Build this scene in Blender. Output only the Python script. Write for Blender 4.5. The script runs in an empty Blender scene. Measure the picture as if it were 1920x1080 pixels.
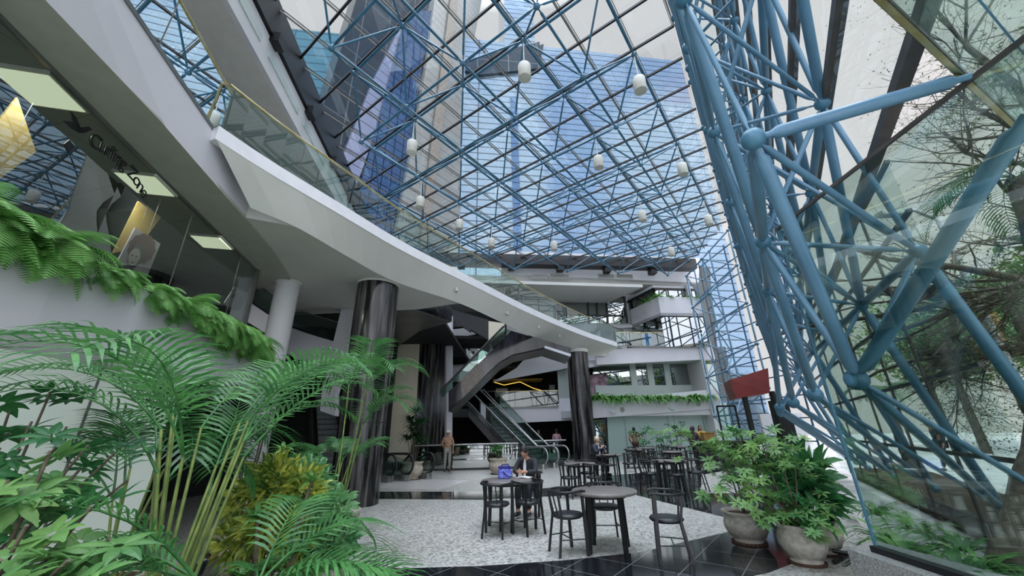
import bpy, math, random
import numpy as np
from math import sin, cos, pi, radians, atan2, sqrt
from mathutils import Vector, Matrix
random.seed(7)
SC = bpy.context.scene
COL = SC.collection

# ------------------------------------------------------------------ camera
FPX, PITCH, ROLL, EYE = 705.0, radians(21.0), radians(1.2), 1.6
_f = Vector((0, cos(PITCH), sin(PITCH)))
_u0 = Vector((0, -sin(PITCH), cos(PITCH)))
_r0 = Vector((1, 0, 0))
_r = _r0 * cos(ROLL) - _u0 * sin(ROLL)
_u = _u0 * cos(ROLL) + _r0 * sin(ROLL)
camd = bpy.data.cameras.new('camera')
cam = bpy.data.objects.new('camera', camd)
COL.objects.link(cam)
cam.matrix_world = Matrix(((_r.x, _u.x, -_f.x, 0), (_r.y, _u.y, -_f.y, 0), (_r.z, _u.z, -_f.z, EYE), (0, 0, 0, 1)))
camd.sensor_width = 36.0
camd.lens = 36.0 * FPX / 1920.0
camd.clip_start = 0.05
camd.clip_end = 2000
SC.camera = cam

# ------------------------------------------------------------------ sky, exposure
SC.view_settings.view_transform = 'Standard'
SC.view_settings.look = 'None'
SC.view_settings.gamma = 1.0
SC.view_settings.use_curve_mapping = False
SC.view_settings.exposure = 0.35
SC.cycles.max_bounces = 7
SC.cycles.diffuse_bounces = 3
SC.cycles.glossy_bounces = 3
SC.cycles.transmission_bounces = 4
SC.cycles.transparent_max_bounces = 20
SC.cycles.caustics_reflective = False
SC.cycles.caustics_refractive = False
SC.cycles.sample_clamp_indirect = 4.0
SC.cycles.use_adaptive_sampling = True
SC.cycles.adaptive_threshold = 0.02

world = bpy.data.worlds.new('overcast_sky')
SC.world = world
world.use_nodes = True
nt = world.node_tree
nt.nodes.clear()
N = nt.nodes.new
Lk = nt.links.new
tc = N('ShaderNodeTexCoord')
sep = N('ShaderNodeSeparateXYZ'); Lk(tc.outputs['Generated'], sep.inputs[0])
no = N('ShaderNodeTexNoise'); no.inputs['Scale'].default_value = 2.6; no.inputs['Detail'].default_value = 4
no.inputs['Distortion'].default_value = 0.7
Lk(tc.outputs['Generated'], no.inputs['Vector'])
cr = N('ShaderNodeValToRGB')          # broken cloud: grey white to blue
cr.color_ramp.elements[0].position = 0.40; cr.color_ramp.elements[0].color = (0.36, 0.43, 0.62, 1)
cr.color_ramp.elements[1].position = 0.60; cr.color_ramp.elements[1].color = (0.80, 0.78, 0.79, 1)
Lk(no.outputs['Fac'], cr.inputs[0])
mr = N('ShaderNodeMapRange')          # the cloud is closed to the north, broken to the south
mr.inputs['From Min'].default_value = -0.05; mr.inputs['From Max'].default_value = 0.30
Lk(sep.outputs['Y'], mr.inputs['Value'])
mix = N('ShaderNodeMix'); mix.data_type = 'RGBA'
Lk(mr.outputs[0], mix.inputs[0]); Lk(cr.outputs[0], mix.inputs[6]); mix.inputs[7].default_value = (0.65, 0.635, 0.64, 1)
zr = N('ShaderNodeMapRange')          # overcast sky, boosted overhead beyond the frame to fill the interior
zr.inputs['From Min'].default_value = 0.84; zr.inputs['From Max'].default_value = 1.0
zr.inputs['To Min'].default_value = 1.0; zr.inputs['To Max'].default_value = 13.0
Lk(sep.outputs['Z'], zr.inputs['Value'])
yr = N('ShaderNodeMapRange')          # brightness added to the south, behind the camera, as interior fill
yr.inputs['From Min'].default_value = 0.1; yr.inputs['From Max'].default_value = -0.7
yr.inputs['To Min'].default_value = 1.0; yr.inputs['To Max'].default_value = 3.2
Lk(sep.outputs['Y'], yr.inputs['Value'])
mu = N('ShaderNodeMath'); mu.operation = 'MULTIPLY'
Lk(zr.outputs[0], mu.inputs[0]); Lk(yr.outputs[0], mu.inputs[1])
bg = N('ShaderNodeBackground')
Lk(mix.outputs[2], bg.inputs['Color']); Lk(mu.outputs[0], bg.inputs['Strength'])
wo = N('ShaderNodeOutputWorld'); Lk(bg.outputs[0], wo.inputs[0])

# ------------------------------------------------------------------ point helpers
def ray(px, py):
    return _f + _r * ((px - 960) / FPX) + _u * ((540 - py) / FPX)
def atz(px, py, z):
    d = ray(px, py); t = (z - EYE) / d.z
    return Vector((d.x * t, d.y * t, z))
def aty(px, py, y):
    d = ray(px, py); t = y / d.y
    return Vector((d.x * t, y, EYE + d.z * t))
def onplane(px, py, p, deg):          # vertical plane through p (x,y) running in direction deg
    n = Vector((-sin(radians(deg)), cos(radians(deg)), 0)); d = ray(px, py)
    t = (n.x * p[0] + n.y * p[1]) / (n.x * d.x + n.y * d.y)
    return Vector((d.x * t, d.y * t, EYE + d.z * t))
BA = radians(7.5)
def BF(a, b, z=0.0):                  # building frame: a to the right, b away
    return Vector((a * cos(BA) - b * sin(BA), a * sin(BA) + b * cos(BA), z))
WA = radians(56.5)
def WF(t, n, z=0.0):                  # truss wall frame: t along the wall, n outward
    return Vector((t * cos(WA) + n * sin(WA), t * sin(WA) - n * cos(WA), z))

# ------------------------------------------------------------------ materials
def rgb(h):
    h = h.lstrip('#'); c = [int(h[i:i + 2], 16) / 255 for i in (0, 2, 4)]
    return tuple(x / 12.92 if x < 0.04045 else ((x + 0.055) / 1.055) ** 2.4 for x in c) + (1,)
def newmat(name):
    m = bpy.data.materials.new(name); m.use_nodes = True
    return m, m.node_tree.nodes, m.node_tree.links, m.node_tree.nodes['Principled BSDF']
def noise(nn, ll, scale, detail=3, coord='Object', stretch=None):
    tc = nn.new('ShaderNodeTexCoord'); t = nn.new('ShaderNodeTexNoise')
    t.inputs['Scale'].default_value = scale; t.inputs['Detail'].default_value = detail
    src = tc.outputs[coord]
    if stretch:
        mp = nn.new('ShaderNodeMapping'); mp.inputs['Scale'].default_value = stretch
        ll.new(src, mp.inputs[0]); src = mp.outputs[0]
    ll.new(src, t.inputs['Vector'])
    return t
def M(name, h1, h2=None, rough=0.6, metal=0.0, scale=4, detail=3, stretch=None, lo=0.35, hi=0.65, bump=0, spec=0.5, trans=0, coord='Object'):
    m, nn, ll, b = newmat(name)
    b.inputs['Roughness'].default_value = rough; b.inputs['Metallic'].default_value = metal
    b.inputs['Specular IOR Level'].default_value = spec
    t = noise(nn, ll, scale, detail, coord, stretch)
    r = nn.new('ShaderNodeValToRGB'); r.color_ramp.elements[0].position = lo; r.color_ramp.elements[1].position = hi
    r.color_ramp.elements[0].color = rgb(h1); r.color_ramp.elements[1].color = rgb(h2 or h1)
    ll.new(t.outputs['Fac'], r.inputs[0]); ll.new(r.outputs[0], b.inputs['Base Color'])
    if bump:
        bp = nn.new('ShaderNodeBump'); bp.inputs['Strength'].default_value = bump; bp.inputs['Distance'].default_value = 0.02
        ll.new(t.outputs['Fac'], bp.inputs['Height']); ll.new(bp.outputs[0], b.inputs['Normal'])
    if trans:   # thin leaf: some light passes through
        tr = nn.new('ShaderNodeBsdfTranslucent'); ll.new(r.outputs[0], tr.inputs['Color'])
        mx = nn.new('ShaderNodeMixShader'); mx.inputs[0].default_value = trans
        out = nn['Material Output']; ll.new(b.outputs[0], mx.inputs[1]); ll.new(tr.outputs[0], mx.inputs[2]); ll.new(mx.outputs[0], out.inputs[0])
    return m
def glass(name, tint, refl=1.0, base=0.05, rough=0.0):
    m, nn, ll, b = newmat(name); nn.remove(b)
    tr = nn.new('ShaderNodeBsdfTransparent'); tr.inputs[0].default_value = rgb(tint)
    gl = nn.new('ShaderNodeBsdfGlossy'); gl.inputs['Roughness'].default_value = rough; gl.inputs['Color'].default_value = (0.9, 0.96, 0.96, 1)
    lw = nn.new('ShaderNodeLayerWeight'); lw.inputs[0].default_value = 0.35
    ma = nn.new('ShaderNodeMath'); ma.operation = 'MULTIPLY_ADD'; ma.use_clamp = True
    ma.inputs[1].default_value = refl * 0.7; ma.inputs[2].default_value = base
    ll.new(lw.outputs['Fresnel'], ma.inputs[0])
    mx = nn.new('ShaderNodeMixShader'); ll.new(ma.outputs[0], mx.inputs[0]); ll.new(tr.outputs[0], mx.inputs[1]); ll.new(gl.outputs[0], mx.inputs[2])
    ll.new(mx.outputs[0], nn['Material Output'].inputs[0])
    return m
def emit(name, h, s):
    m, nn, ll, b = newmat(name); nn.remove(b)
    e = nn.new('ShaderNodeEmission'); e.inputs[0].default_value = rgb(h); e.inputs[1].default_value = s
    ll.new(e.outputs[0], nn['Material Output'].inputs[0]); return m

MT = {}
MT['white'] = M('white_plaster', '#d2d2d2', '#cbccce', 0.75, scale=1.2)
MT['fascia'] = M('white_painted_fascia', '#d0cfd3', '#c9c9cd', 0.6, scale=0.8)
MT['soffit'] = M('pale_soffit_paint', '#d6d6cf', '#cfcfc8', 0.8, scale=0.7)
MT['black'] = M('black_metal', '#0e0f11', '#17181a', 0.4, scale=6)
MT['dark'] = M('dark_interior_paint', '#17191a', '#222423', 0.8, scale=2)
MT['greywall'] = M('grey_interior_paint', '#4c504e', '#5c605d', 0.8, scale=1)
MT['steel_dk'] = M('dark_blue_painted_steel', '#2b5f78', '#37708a', 0.32, scale=2.0, spec=0.6)
MT['steel'] = M('blue_painted_steel', '#527c95', '#608aa3', 0.32, scale=2.0, spec=0.6)
MT['node'] = M('blue_cast_steel', '#3f6f87', '#4a7a92', 0.35, scale=5)
MT['mullion_dark'] = M('black_anodised_mullion', '#0c0e11', '#15181b', 0.35, scale=5)
MT['mullion_light'] = M('pale_glazing_cap', '#8d8d86', '#a19e93', 0.45, scale=5)
MT['brown'] = M('brown_mullion', '#4a4542', '#5a5450', 0.5, scale=4)
MT['gold'] = M('brass_handrail', '#bda86c', '#d9cfa6', 0.25, metal=0.9, scale=3)
MT['chrome'] = M('brushed_steel', '#9a9c9c', '#b9bab8', 0.25, metal=0.9, scale=5)
MT['clad'] = M('grey_metal_cladding', '#6f706c', '#7d7e7a', 0.35, metal=0.5, scale=1.5)
MT['marble'] = M('streaked_black_marble', '#111012', '#75716f', 0.16, scale=3.2, detail=7, stretch=(2.6, 2.6, 0.16), lo=0.46, hi=0.80)
MT['beige'] = M('beige_stone_cladding', '#d3c9b2', '#e6ddc8', 0.8, scale=38, detail=4)
MT['stone'] = M('cast_stone_pot', '#8d8a80', '#aaa69b', 0.85, scale=14, detail=5, bump=0.3)
MT['pot2'] = M('pale_clay_pot', '#a09687', '#b9b0a2', 0.8, scale=9, detail=5, bump=0.2)
MT['soil'] = M('potting_soil', '#2a1c12', '#4f3826', 0.95, scale=30, bump=0.6)
MT['red'] = M('dark_red_panel', '#6e1f1d', '#7c2723', 0.5, scale=2)
MT['tabletop'] = M('speckled_laminate_top', '#5b5653', '#7a7571', 0.35, scale=60, detail=4)
MT['cushion'] = M('black_vinyl_cushion', '#1c1e20', '#26282a', 0.38, scale=10)
MT['glass'] = glass('clear_glass', '#f0f5f4', 0.12, 0.02)
MT['rail_glass'] = glass('greenish_guard_glass', '#cfe3dc', 1.3, 0.07)
MT['wall_glass'] = glass('tinted_wall_glass', '#e6f0ec', 0.4, 0.05)
MT['roof_glass'] = glass('blue_roof_glass', '#f2f5f6', 0.2, 0.02)
MT['shop_glass'] = glass('shop_window_glass', '#b9c4c2', 1.6, 0.20)
MT['dark_glass'] = glass('dark_window_glass', '#6e7876', 2.0, 0.30)
MT['lamp_white'] = M('lamp_housing', '#c9c8bb', '#d6d5c8', 0.55)
MT['lamp_lens'] = M('lamp_lens', '#55523d', '#6e6a4e', 0.4)
MT['panel_light'] = emit('fluorescent_diffuser', '#eef2cf', 1.15)
MT['frost'] = M('frosted_green_white_panel', '#b9c6c0', '#c6d0cb', 0.22, scale=0.6)
MT['paper'] = M('white_card', '#c9c9c9', '#d2d2d2', 0.6)
MT['ochre'] = M('ochre_banner', '#a98d4a', '#c2a765', 0.7, scale=2)
MT['bark'] = M('grey_bark', '#4c4239', '#6d6154', 0.9, scale=12, bump=0.6)
MT['cane'] = M('green_cane', '#5a7034', '#7f8f4a', 0.5, scale=8)
def leaf(name, a, b, tr=0.3, rough=0.42, scale=6): return M(name, a, b, rough, scale=scale, trans=tr)
MT['palm'] = leaf('palm_leaf', '#2c6230', '#568f4c')
MT['palm_dark'] = leaf('dark_palm_leaf', '#1d4a22', '#3a7a36')
MT['fern'] = leaf('fern_leaf', '#478636', '#82b562', 0.35, scale=3)
MT['scheff'] = leaf('schefflera_leaf', '#30693a', '#86b060', scale=1.6)
MT['scheff_dk'] = leaf('dark_schefflera_leaf', '#1c4a2c', '#3f7f45', scale=2)
MT['croton'] = leaf('croton_leaf', '#4a7328', '#c3c95a', scale=9, tr=0.25)
MT['drac'] = leaf('dracaena_leaf', '#35732c', '#7ba75a', scale=4)
MT['drac_dk'] = leaf('dark_dracaena_leaf', '#173a20', '#2e5c33', scale=4)
MT['aralia'] = leaf('aralia_leaf', '#3f8048', '#8cbc84', scale=3)
MT['treeleaf'] = leaf('tree_foliage', '#2f5a2c', '#7d9a54', scale=0.9)
MT['treeleaf2'] = leaf('pale_tree_foliage', '#55784a', '#a3b57c', scale=0.9)
MT['skin'] = M('skin', '#a97c62', '#b78a70', 0.55)
MT['skin2'] = M('pale_skin', '#c39a82', '#cfa993', 0.55)
# ------------------------------------------------------------------ mesh builder
def vec(p): return Vector(p) if not isinstance(p, Vector) else p
class MB:
    def __init__(s): s.v = []; s.f = []; s.sm = []
    def add(s, vs, fs, smooth=False):
        n = len(s.v); s.v.extend([tuple(p) for p in vs]); s.f.extend([tuple(i + n for i in f) for f in fs]); s.sm.extend([smooth] * len(fs))
    def box(s, c, size, rz=0.0):
        x, y, z = [k / 2 for k in size]; R = Matrix.Rotation(rz, 3, 'Z'); c = vec(c)
        vs = [c + R @ Vector((sx * x, sy * y, sz * z)) for sz in (-1, 1) for sx, sy in ((-1, -1), (1, -1), (1, 1), (-1, 1))]
        s.add(vs, [(3, 2, 1, 0), (4, 5, 6, 7), (0, 1, 5, 4), (1, 2, 6, 5), (2, 3, 7, 6), (3, 0, 4, 7)])
    def bar(s, p0, p1, w, h, up=(0, 0, 1)):
        p0, p1 = vec(p0), vec(p1); d = (p1 - p0).normalized(); up = vec(up)
        if abs(d.dot(up)) > 0.98: up = Vector((0, 1, 0))
        x = d.cross(up).normalized() * (w / 2); y = x.cross(d).normalized() * (h / 2)
        vs = [p + a * x + b * y for p in (p0, p1) for a, b in ((-1, -1), (1, -1), (1, 1), (-1, 1))]
        s.add(vs, [(3, 2, 1, 0), (4, 5, 6, 7), (0, 1, 5, 4), (1, 2, 6, 5), (2, 3, 7, 6), (3, 0, 4, 7)])
    def tube(s, path, r, n=8, caps=True):
        path = [vec(p) for p in path]; m = len(path)
        rs = r if isinstance(r, (list, tuple)) else [r] * m
        vs = []; ref = None
        for i, p in enumerate(path):
            d = (path[min(i + 1, m - 1)] - path[max(i - 1, 0)])
            d = d.normalized() if d.length > 1e-9 else Vector((0, 0, 1))
            if ref is None:
                ref = Vector((0, 0, 1)) if abs(d.z) < 0.9 else Vector((1, 0, 0))
            x = d.cross(ref).normalized(); y = x.cross(d).normalized(); ref = y
            for k in range(n):
                a = 2 * pi * k / n; vs.append(p + (x * cos(a) + y * sin(a)) * rs[i])
        fs = [(i * n + k, i * n + (k + 1) % n, (i + 1) * n + (k + 1) % n, (i + 1) * n + k) for i in range(m - 1) for k in range(n)]
        s.add(vs, fs, True)
        if caps: s.add(vs[:n][::-1], [tuple(range(n))]); s.add(vs[-n:], [tuple(range(n))])
    def lathe(s, prof, c=(0, 0, 0), n=24, smooth=True):
        c = vec(c); vs = []
        for r, z in prof:
            for k in range(n):
                a = 2 * pi * k / n; vs.append(c + Vector((r * cos(a), r * sin(a), z)))
        m = len(prof)
        s.add(vs, [(i * n + k, i * n + (k + 1) % n, (i + 1) * n + (k + 1) % n, (i + 1) * n + k) for i in range(m - 1) for k in range(n)], smooth)
        if prof[0][0] > 1e-4: s.add([c + Vector((prof[0][0] * cos(2 * pi * k / n), prof[0][0] * sin(2 * pi * k / n), prof[0][1])) for k in range(n)][::-1], [tuple(range(n))])
        if prof[-1][0] > 1e-4: s.add([c + Vector((prof[-1][0] * cos(2 * pi * k / n), prof[-1][0] * sin(2 * pi * k / n), prof[-1][1])) for k in range(n)], [tuple(range(n))])
    def prism(s, pts, z0, z1):          # polygon in plan, extruded upward
        n = len(pts); A = sum(pts[i][0] * pts[(i + 1) % n][1] - pts[(i + 1) % n][0] * pts[i][1] for i in range(n))
        if A < 0: pts = pts[::-1]
        vs = [(p[0], p[1], z0) for p in pts] + [(p[0], p[1], z1) for p in pts]
        s.add(vs, [tuple(range(n))[::-1], tuple(range(n, 2 * n))] + [(i, (i + 1) % n, n + (i + 1) % n, n + i) for i in range(n)])
    def slab(s, pts, off):              # planar 3D polygon with thickness vector off
        n = len(pts); pts = [vec(p) for p in pts]; off = vec(off)
        vs = pts + [p + off for p in pts]
        s.add(vs, [tuple(range(n)), tuple(range(n, 2 * n))[::-1]] + [(i, n + i, n + (i + 1) % n, (i + 1) % n) for i in range(n)])
    def wall(s, pts, z0, z1, th):       # wall along a plan polyline, th to its left
        for a, b in zip(pts[:-1], pts[1:]):
            a2, b2 = Vector((a[0], a[1])), Vector((b[0], b[1])); d = (b2 - a2).normalized(); nrm = Vector((-d.y, d.x)) * th
            s.prism([tuple(a2), tuple(b2), tuple(b2 + nrm), tuple(a2 + nrm)], z0, z1)
    def strip(s, low, high):            # ribbon between two 3D polylines
        n = len(low); s.add([vec(p) for p in low] + [vec(p) for p in high], [(i, i + 1, n + i + 1, n + i) for i in range(n - 1)])
    def ball(s, c, r, n=10, m=7, sc=(1, 1, 1)):
        c = vec(c); vs = [c + Vector((0, 0, -r * sc[2]))]
        for i in range(1, m):
            t = -pi / 2 + pi * i / m
            for k in range(n):
                a = 2 * pi * k / n; vs.append(c + Vector((r * cos(t) * cos(a) * sc[0], r * cos(t) * sin(a) * sc[1], r * sin(t) * sc[2])))
        vs.append(c + Vector((0, 0, r * sc[2]))); L = len(vs) - 1
        fs = [(0, 1 + (k + 1) % n, 1 + k) for k in range(n)] + [(L, L - n + k, L - n + (k + 1) % n) for k in range(n)]
        fs += [(1 + (i - 1) * n + k, 1 + (i - 1) * n + (k + 1) % n, 1 + i * n + (k + 1) % n, 1 + i * n + k) for i in range(1, m - 1) for k in range(n)]
        s.add(vs, fs, True)
    def blade(s, p, d, side, L, w, droop=0.0, segs=3, tip=0.0, fold=0.0):  # thin leaf
        p = vec(p); d = d.normalized(); side = side.normalized(); cur = p.copy(); vs = []
        W = [0.45, 1.0, 0.85, 0.5] if segs == 3 else [0.35, 0.85, 1.0, 0.8, 0.4]
        for i in range(segs + 1):
            ww = w * (W[min(i, len(W) - 1)] if i < segs else tip) / 2
            up = side.cross(d)
            vs += [cur - side * ww + up * fold * ww, cur + side * ww + up * fold * ww] if not fold else [cur - side * ww + up * fold * ww, cur, cur + side * ww + up * fold * ww]
            cur = cur + d * (L / segs); d = (d + Vector((0, 0, -droop / segs))).normalized()
            side = (side - d * side.dot(d)).normalized()
        k = 3 if fold else 2
        fs = []
        for i in range(segs):
            for j in range(k - 1): fs.append((i * k + j, i * k + j + 1, (i + 1) * k + j + 1, (i + 1) * k + j))
        s.add(vs, fs, False)
    def build(s, name, mat, parent=None, world=False, bevel=0.0, recenter=False):
        off = Vector((0, 0, 0))
        if parent is not None and world: off = wpos(parent)
        if recenter and s.v:
            A = np.array(s.v); off = Vector(((A[:, 0].min() + A[:, 0].max()) / 2, (A[:, 1].min() + A[:, 1].max()) / 2, A[:, 2].min()))
        me = bpy.data.meshes.new(name)
        me.from_pydata([(v[0] - off.x, v[1] - off.y, v[2] - off.z) for v in s.v], [], s.f)
        me.polygons.foreach_set('use_smooth', s.sm); me.update()
        mats = mat if isinstance(mat, (list, tuple)) else [mat]
        for m_ in mats: me.materials.append(MT[m_] if isinstance(m_, str) else m_)
        o = bpy.data.objects.new(name, me); COL.objects.link(o)
        if parent is not None: o.parent = parent
        if recenter: o.location = off
        if bevel:
            b = o.modifiers.new('bevel', 'BEVEL'); b.width = bevel; b.segments = 2; b.limit_method = 'ANGLE'
        return o
def wpos(o):
    p = Vector((0, 0, 0))
    while o is not None: p = p + o.location; o = o.parent
    return p
def tag(o, label, cat, group=None, kind=None):
    if label: o['label'] = label
    if cat: o['category'] = cat
    if group: o['group'] = group
    if kind: o['kind'] = kind
    return o
def thing(name, label, cat, loc=(0, 0, 0), rz=0.0, group=None, kind=None):
    o = bpy.data.objects.new(name, None); COL.objects.link(o); o.empty_display_size = 0.1
    o.location = loc; o.rotation_euler = (0, 0, rz)
    return tag(o, label, cat, group, kind)
def solo(name, mb, mat, label, cat, group=None, kind=None, bevel=0):
    return tag(mb.build(name, mat, recenter=True, bevel=bevel), label, cat, group, kind)
def struct(name, mb, mat, parent=None, bevel=0, label=None):
    o = mb.build(name, mat, parent, bevel=bevel)
    if parent is None: o['kind'] = 'structure'
    if label: o['label'] = label
    return o
def setting(name, label=None):
    o = bpy.data.objects.new(name, None); COL.objects.link(o); o['kind'] = 'structure'
    if label: o['label'] = label
    return o
KIDS = {}
def copy_tree(o, parent=None):
    c = o.copy(); COL.objects.link(c)
    if parent is not None: c.parent = parent
    for ch in [x for x in KIDS_OF(o)]: copy_tree(ch, c)
    return c
def KIDS_OF(o): return list(o.children)
def pxslab(mb, pts, Y, depth):          # outline seen from the front at distance Y, built back to Y+depth
    mb.slab([aty(px, py, Y) for px, py in pts], (0, depth, 0))
# ================================================================== FLOOR
def mat_floor_granite():
    m, nn, ll, b = newmat('light_speckled_granite')
    tc = nn.new('ShaderNodeTexCoord')
    vo = nn.new('ShaderNodeTexVoronoi'); vo.inputs['Scale'].default_value = 26; ll.new(tc.outputs['Object'], vo.inputs['Vector'])
    n2 = nn.new('ShaderNodeTexNoise'); n2.inputs['Scale'].default_value = 60; n2.inputs['Detail'].default_value = 3; ll.new(tc.outputs['Object'], n2.inputs['Vector'])
    ad = nn.new('ShaderNodeMix'); ad.data_type = 'RGBA'; ad.inputs[0].default_value = 0.5
    ll.new(vo.outputs['Color'], ad.inputs[6]); ll.new(n2.outputs['Fac'], ad.inputs[7])
    bw = nn.new('ShaderNodeRGBToBW'); ll.new(ad.outputs[2], bw.inputs[0])
    r = nn.new('ShaderNodeValToRGB'); r.color_ramp.elements[0].position = 0.3; r.color_ramp.elements[1].position = 0.62
    r.color_ramp.elements[0].color = rgb('#74746f'); r.color_ramp.elements[1].color = rgb('#b9b9b1')
    ll.new(bw.outputs[0], r.inputs[0]); ll.new(r.outputs[0], b.inputs['Base Color']); b.inputs['Roughness'].default_value = 0.38
    return m
def mat_floor_black():
    m, nn, ll, b = newmat('polished_black_granite_tiles')
    tc = nn.new('ShaderNodeTexCoord'); mp = nn.new('ShaderNodeMapping'); mp.inputs['Rotation'].default_value = (0, 0, radians(-52)); ll.new(tc.outputs['Object'], mp.inputs[0])
    br = nn.new('ShaderNodeTexBrick'); br.offset = 0.0; br.inputs['Scale'].default_value = 1.0
    br.inputs['Color1'].default_value = rgb('#141619'); br.inputs['Color2'].default_value = rgb('#1c1f22'); br.inputs['Mortar'].default_value = rgb('#6a6e6e')
    br.inputs['Mortar Size'].default_value = 0.006; br.inputs['Brick Width'].default_value = 0.6; br.inputs['Row Height'].default_value = 0.6
    ll.new(mp.outputs[0], br.inputs['Vector']); ll.new(br.outputs['Color'], b.inputs['Base Color']); b.inputs['Roughness'].default_value = 0.08
    b.inputs['Specular IOR Level'].default_value = 0.7
    return m
MT['granite'] = mat_floor_granite(); MT['tiles'] = mat_floor_black()
G = lambda px, py: tuple(atz(px, py, 0.0)[:2])
mb = MB(); mb.prism([(-13, -4), (4.2, -4), (4.2, 4.2), (4.9, 6.0), (10.3, 14.2), (14, 19.5), (14, 32), (-13, 32)], -0.25, 0.0)
struct('floor', mb, 'granite')
# dark bands of polished tile, flush in the granite
mb = MB()
fr = [G(400, 1045), G(500, 1056), G(590, 1059), G(760, 1066), G(900, 1062), G(1060, 1051), G(1200, 1036), G(1300, 1013), G(1420, 985)]
nr = [(fr[0][0], fr[0][1] - 0.9), (fr[1][0], fr[1][1] - 0.9)] + [(x, y - 0.95) for x, y in fr[2:6]] + [(2.2, 5.05), (2.95, 5.35), (3.6, 5.75)]
for i in range(len(fr) - 1): mb.prism([fr[i], fr[i + 1], nr[i + 1], nr[i]], 0.0, 0.004)
mb.prism([fr[-1], nr[-1], (4.55, 6.55), (4.95, 7.3), (6.4, 9.6), G(1440, 925), G(1315, 925), G(1230, 938)], 0.0, 0.004)
mb.prism([G(1230, 938), G(1315, 925), G(1315, 876), G(1215, 886)], 0.0, 0.004)
mb.prism([G(1230, 938), G(1215, 886), G(1120, 893), G(1130, 912)], 0.0, 0.004)
struct('floor_1', mb, 'tiles')
mb = MB()
lo = [G(560, 930), G(640, 935), G(760, 936), G(900, 937), G(1050, 930), G(1135, 914)]
hi = [G(560, 919), G(640, 922), G(740, 922), G(900, 922), G(1050, 914), G(1135, 905)]
for i in range(5): mb.prism([lo[i], lo[i + 1], hi[i + 1], hi[i]], 0.0, 0.004)
mb.prism([G(1315, 882), G(1420, 866), G(1420, 872), G(1318, 890)], 0.0, 0.004)
struct('floor_2', mb, 'tiles')
# polished steel landing plate of the escalators
mb = MB(); mb.prism([(-4.6, 13.6), (-2.4, 13.0), (-2.1, 13.7), (-1.7, 15.2), (-4.6, 16.4)], 0.0, 0.006); struct('floor_3', mb, M('pale_landing_plate', '#b3b0ad', '#c4c1bd', 0.3, scale=6))

mb = MB(); mb.prism([(-5.6, 19.5), (.25, 19.9), (-1.2, 24.5), (-9, 24.5)], 0, .006); struct('floor_4', mb, 'dark')
# ================================================================== ROOF
ZR = 12.0; ZB = 10.85; LA = radians(53.5); SP = 2.36
P1 = Vector((12.35, 23.3)); P2 = Vector((11.95, 18.2))
P3 = P2 - Vector((cos(WA), sin(WA))) * 25.0
Q1 = BF(-5.1, 22)[:2]; Q0 = BF(-5.1, -2.5)[:2]
ROOF = [Vector(Q0), Vector(P3), P2, P1, Vector(Q1)]
def inside(p, m=0.0):
    for a, b in zip(ROOF, ROOF[1:] + ROOF[:1]):
        e = (b - a).normalized(); nrm = Vector((-e.y, e.x))
        if (Vector((p[0], p[1])) - a).dot(nrm) < m: return False
    return True
def clip(p, q):
    t0, t1 = 0.0, 1.0; d = q - p
    for a, b in zip(ROOF, ROOF[1:] + ROOF[:1]):
        e = (b - a).normalized(); nrm = Vector((-e.y, e.x)); f0 = (p - a).dot(nrm); fd = d.dot(nrm)
        if abs(fd) < 1e-9:
            if f0 < 0: return None
            continue
        t = -f0 / fd
        if fd > 0: t0 = max(t0, t)
        else: t1 = min(t1, t)
    return (p + d * t0, p + d * t1) if t1 > t0 else None
U = Vector((cos(LA), sin(LA))); V = Vector((-sin(LA), cos(LA)))
O0 = Vector(atz(868, 159, ZR)[:2])      # a node of the frame
root = setting('ceiling', 'glass roof of the atrium')
mb = MB(); mb.slab([(p.x, p.y, ZR + 0.30) for p in ROOF], (0, 0, 0.012)); mb.build('glass_pane', 'roof_glass', root)
vb, ub = MB(), MB()
for i in range(-30, 31):
    c = clip(O0 + U * (i * SP / 2) - V * 60, O0 + U * (i * SP / 2) + V * 60)
    if c and (c[1] - c[0]).length > 0.1:
        vb.bar((c[0].x, c[0].y, ZR + 0.2), (c[1].x, c[1].y, ZR + 0.2), 0.06, 0.07)
    c = clip(O0 + V * (i * SP / 2) - U * 60, O0 + V * (i * SP / 2) + U * 60)
    if c and (c[1] - c[0]).length > 0.1:
        d = (c[1] - c[0]).normalized(); s_ = Vector((-d.y, d.x)) * 0.045
        ub.bar((c[0].x, c[0].y, ZR + 0.19), (c[1].x, c[1].y, ZR + 0.19), 0.045, 0.03)
        for k in (-1, 1): vb.bar((c[0].x + s_.x * k, c[0].y + s_.y * k, ZR + 0.24), (c[1].x + s_.x * k, c[1].y + s_.y * k, ZR + 0.24), 0.014, 0.03)
o = vb.build('glazing_bar', 'mullion_dark', root); o['kind'] = 'stuff'
o = ub.build('glazing_cap', 'mullion_light', root); o['kind'] = 'stuff'

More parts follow.
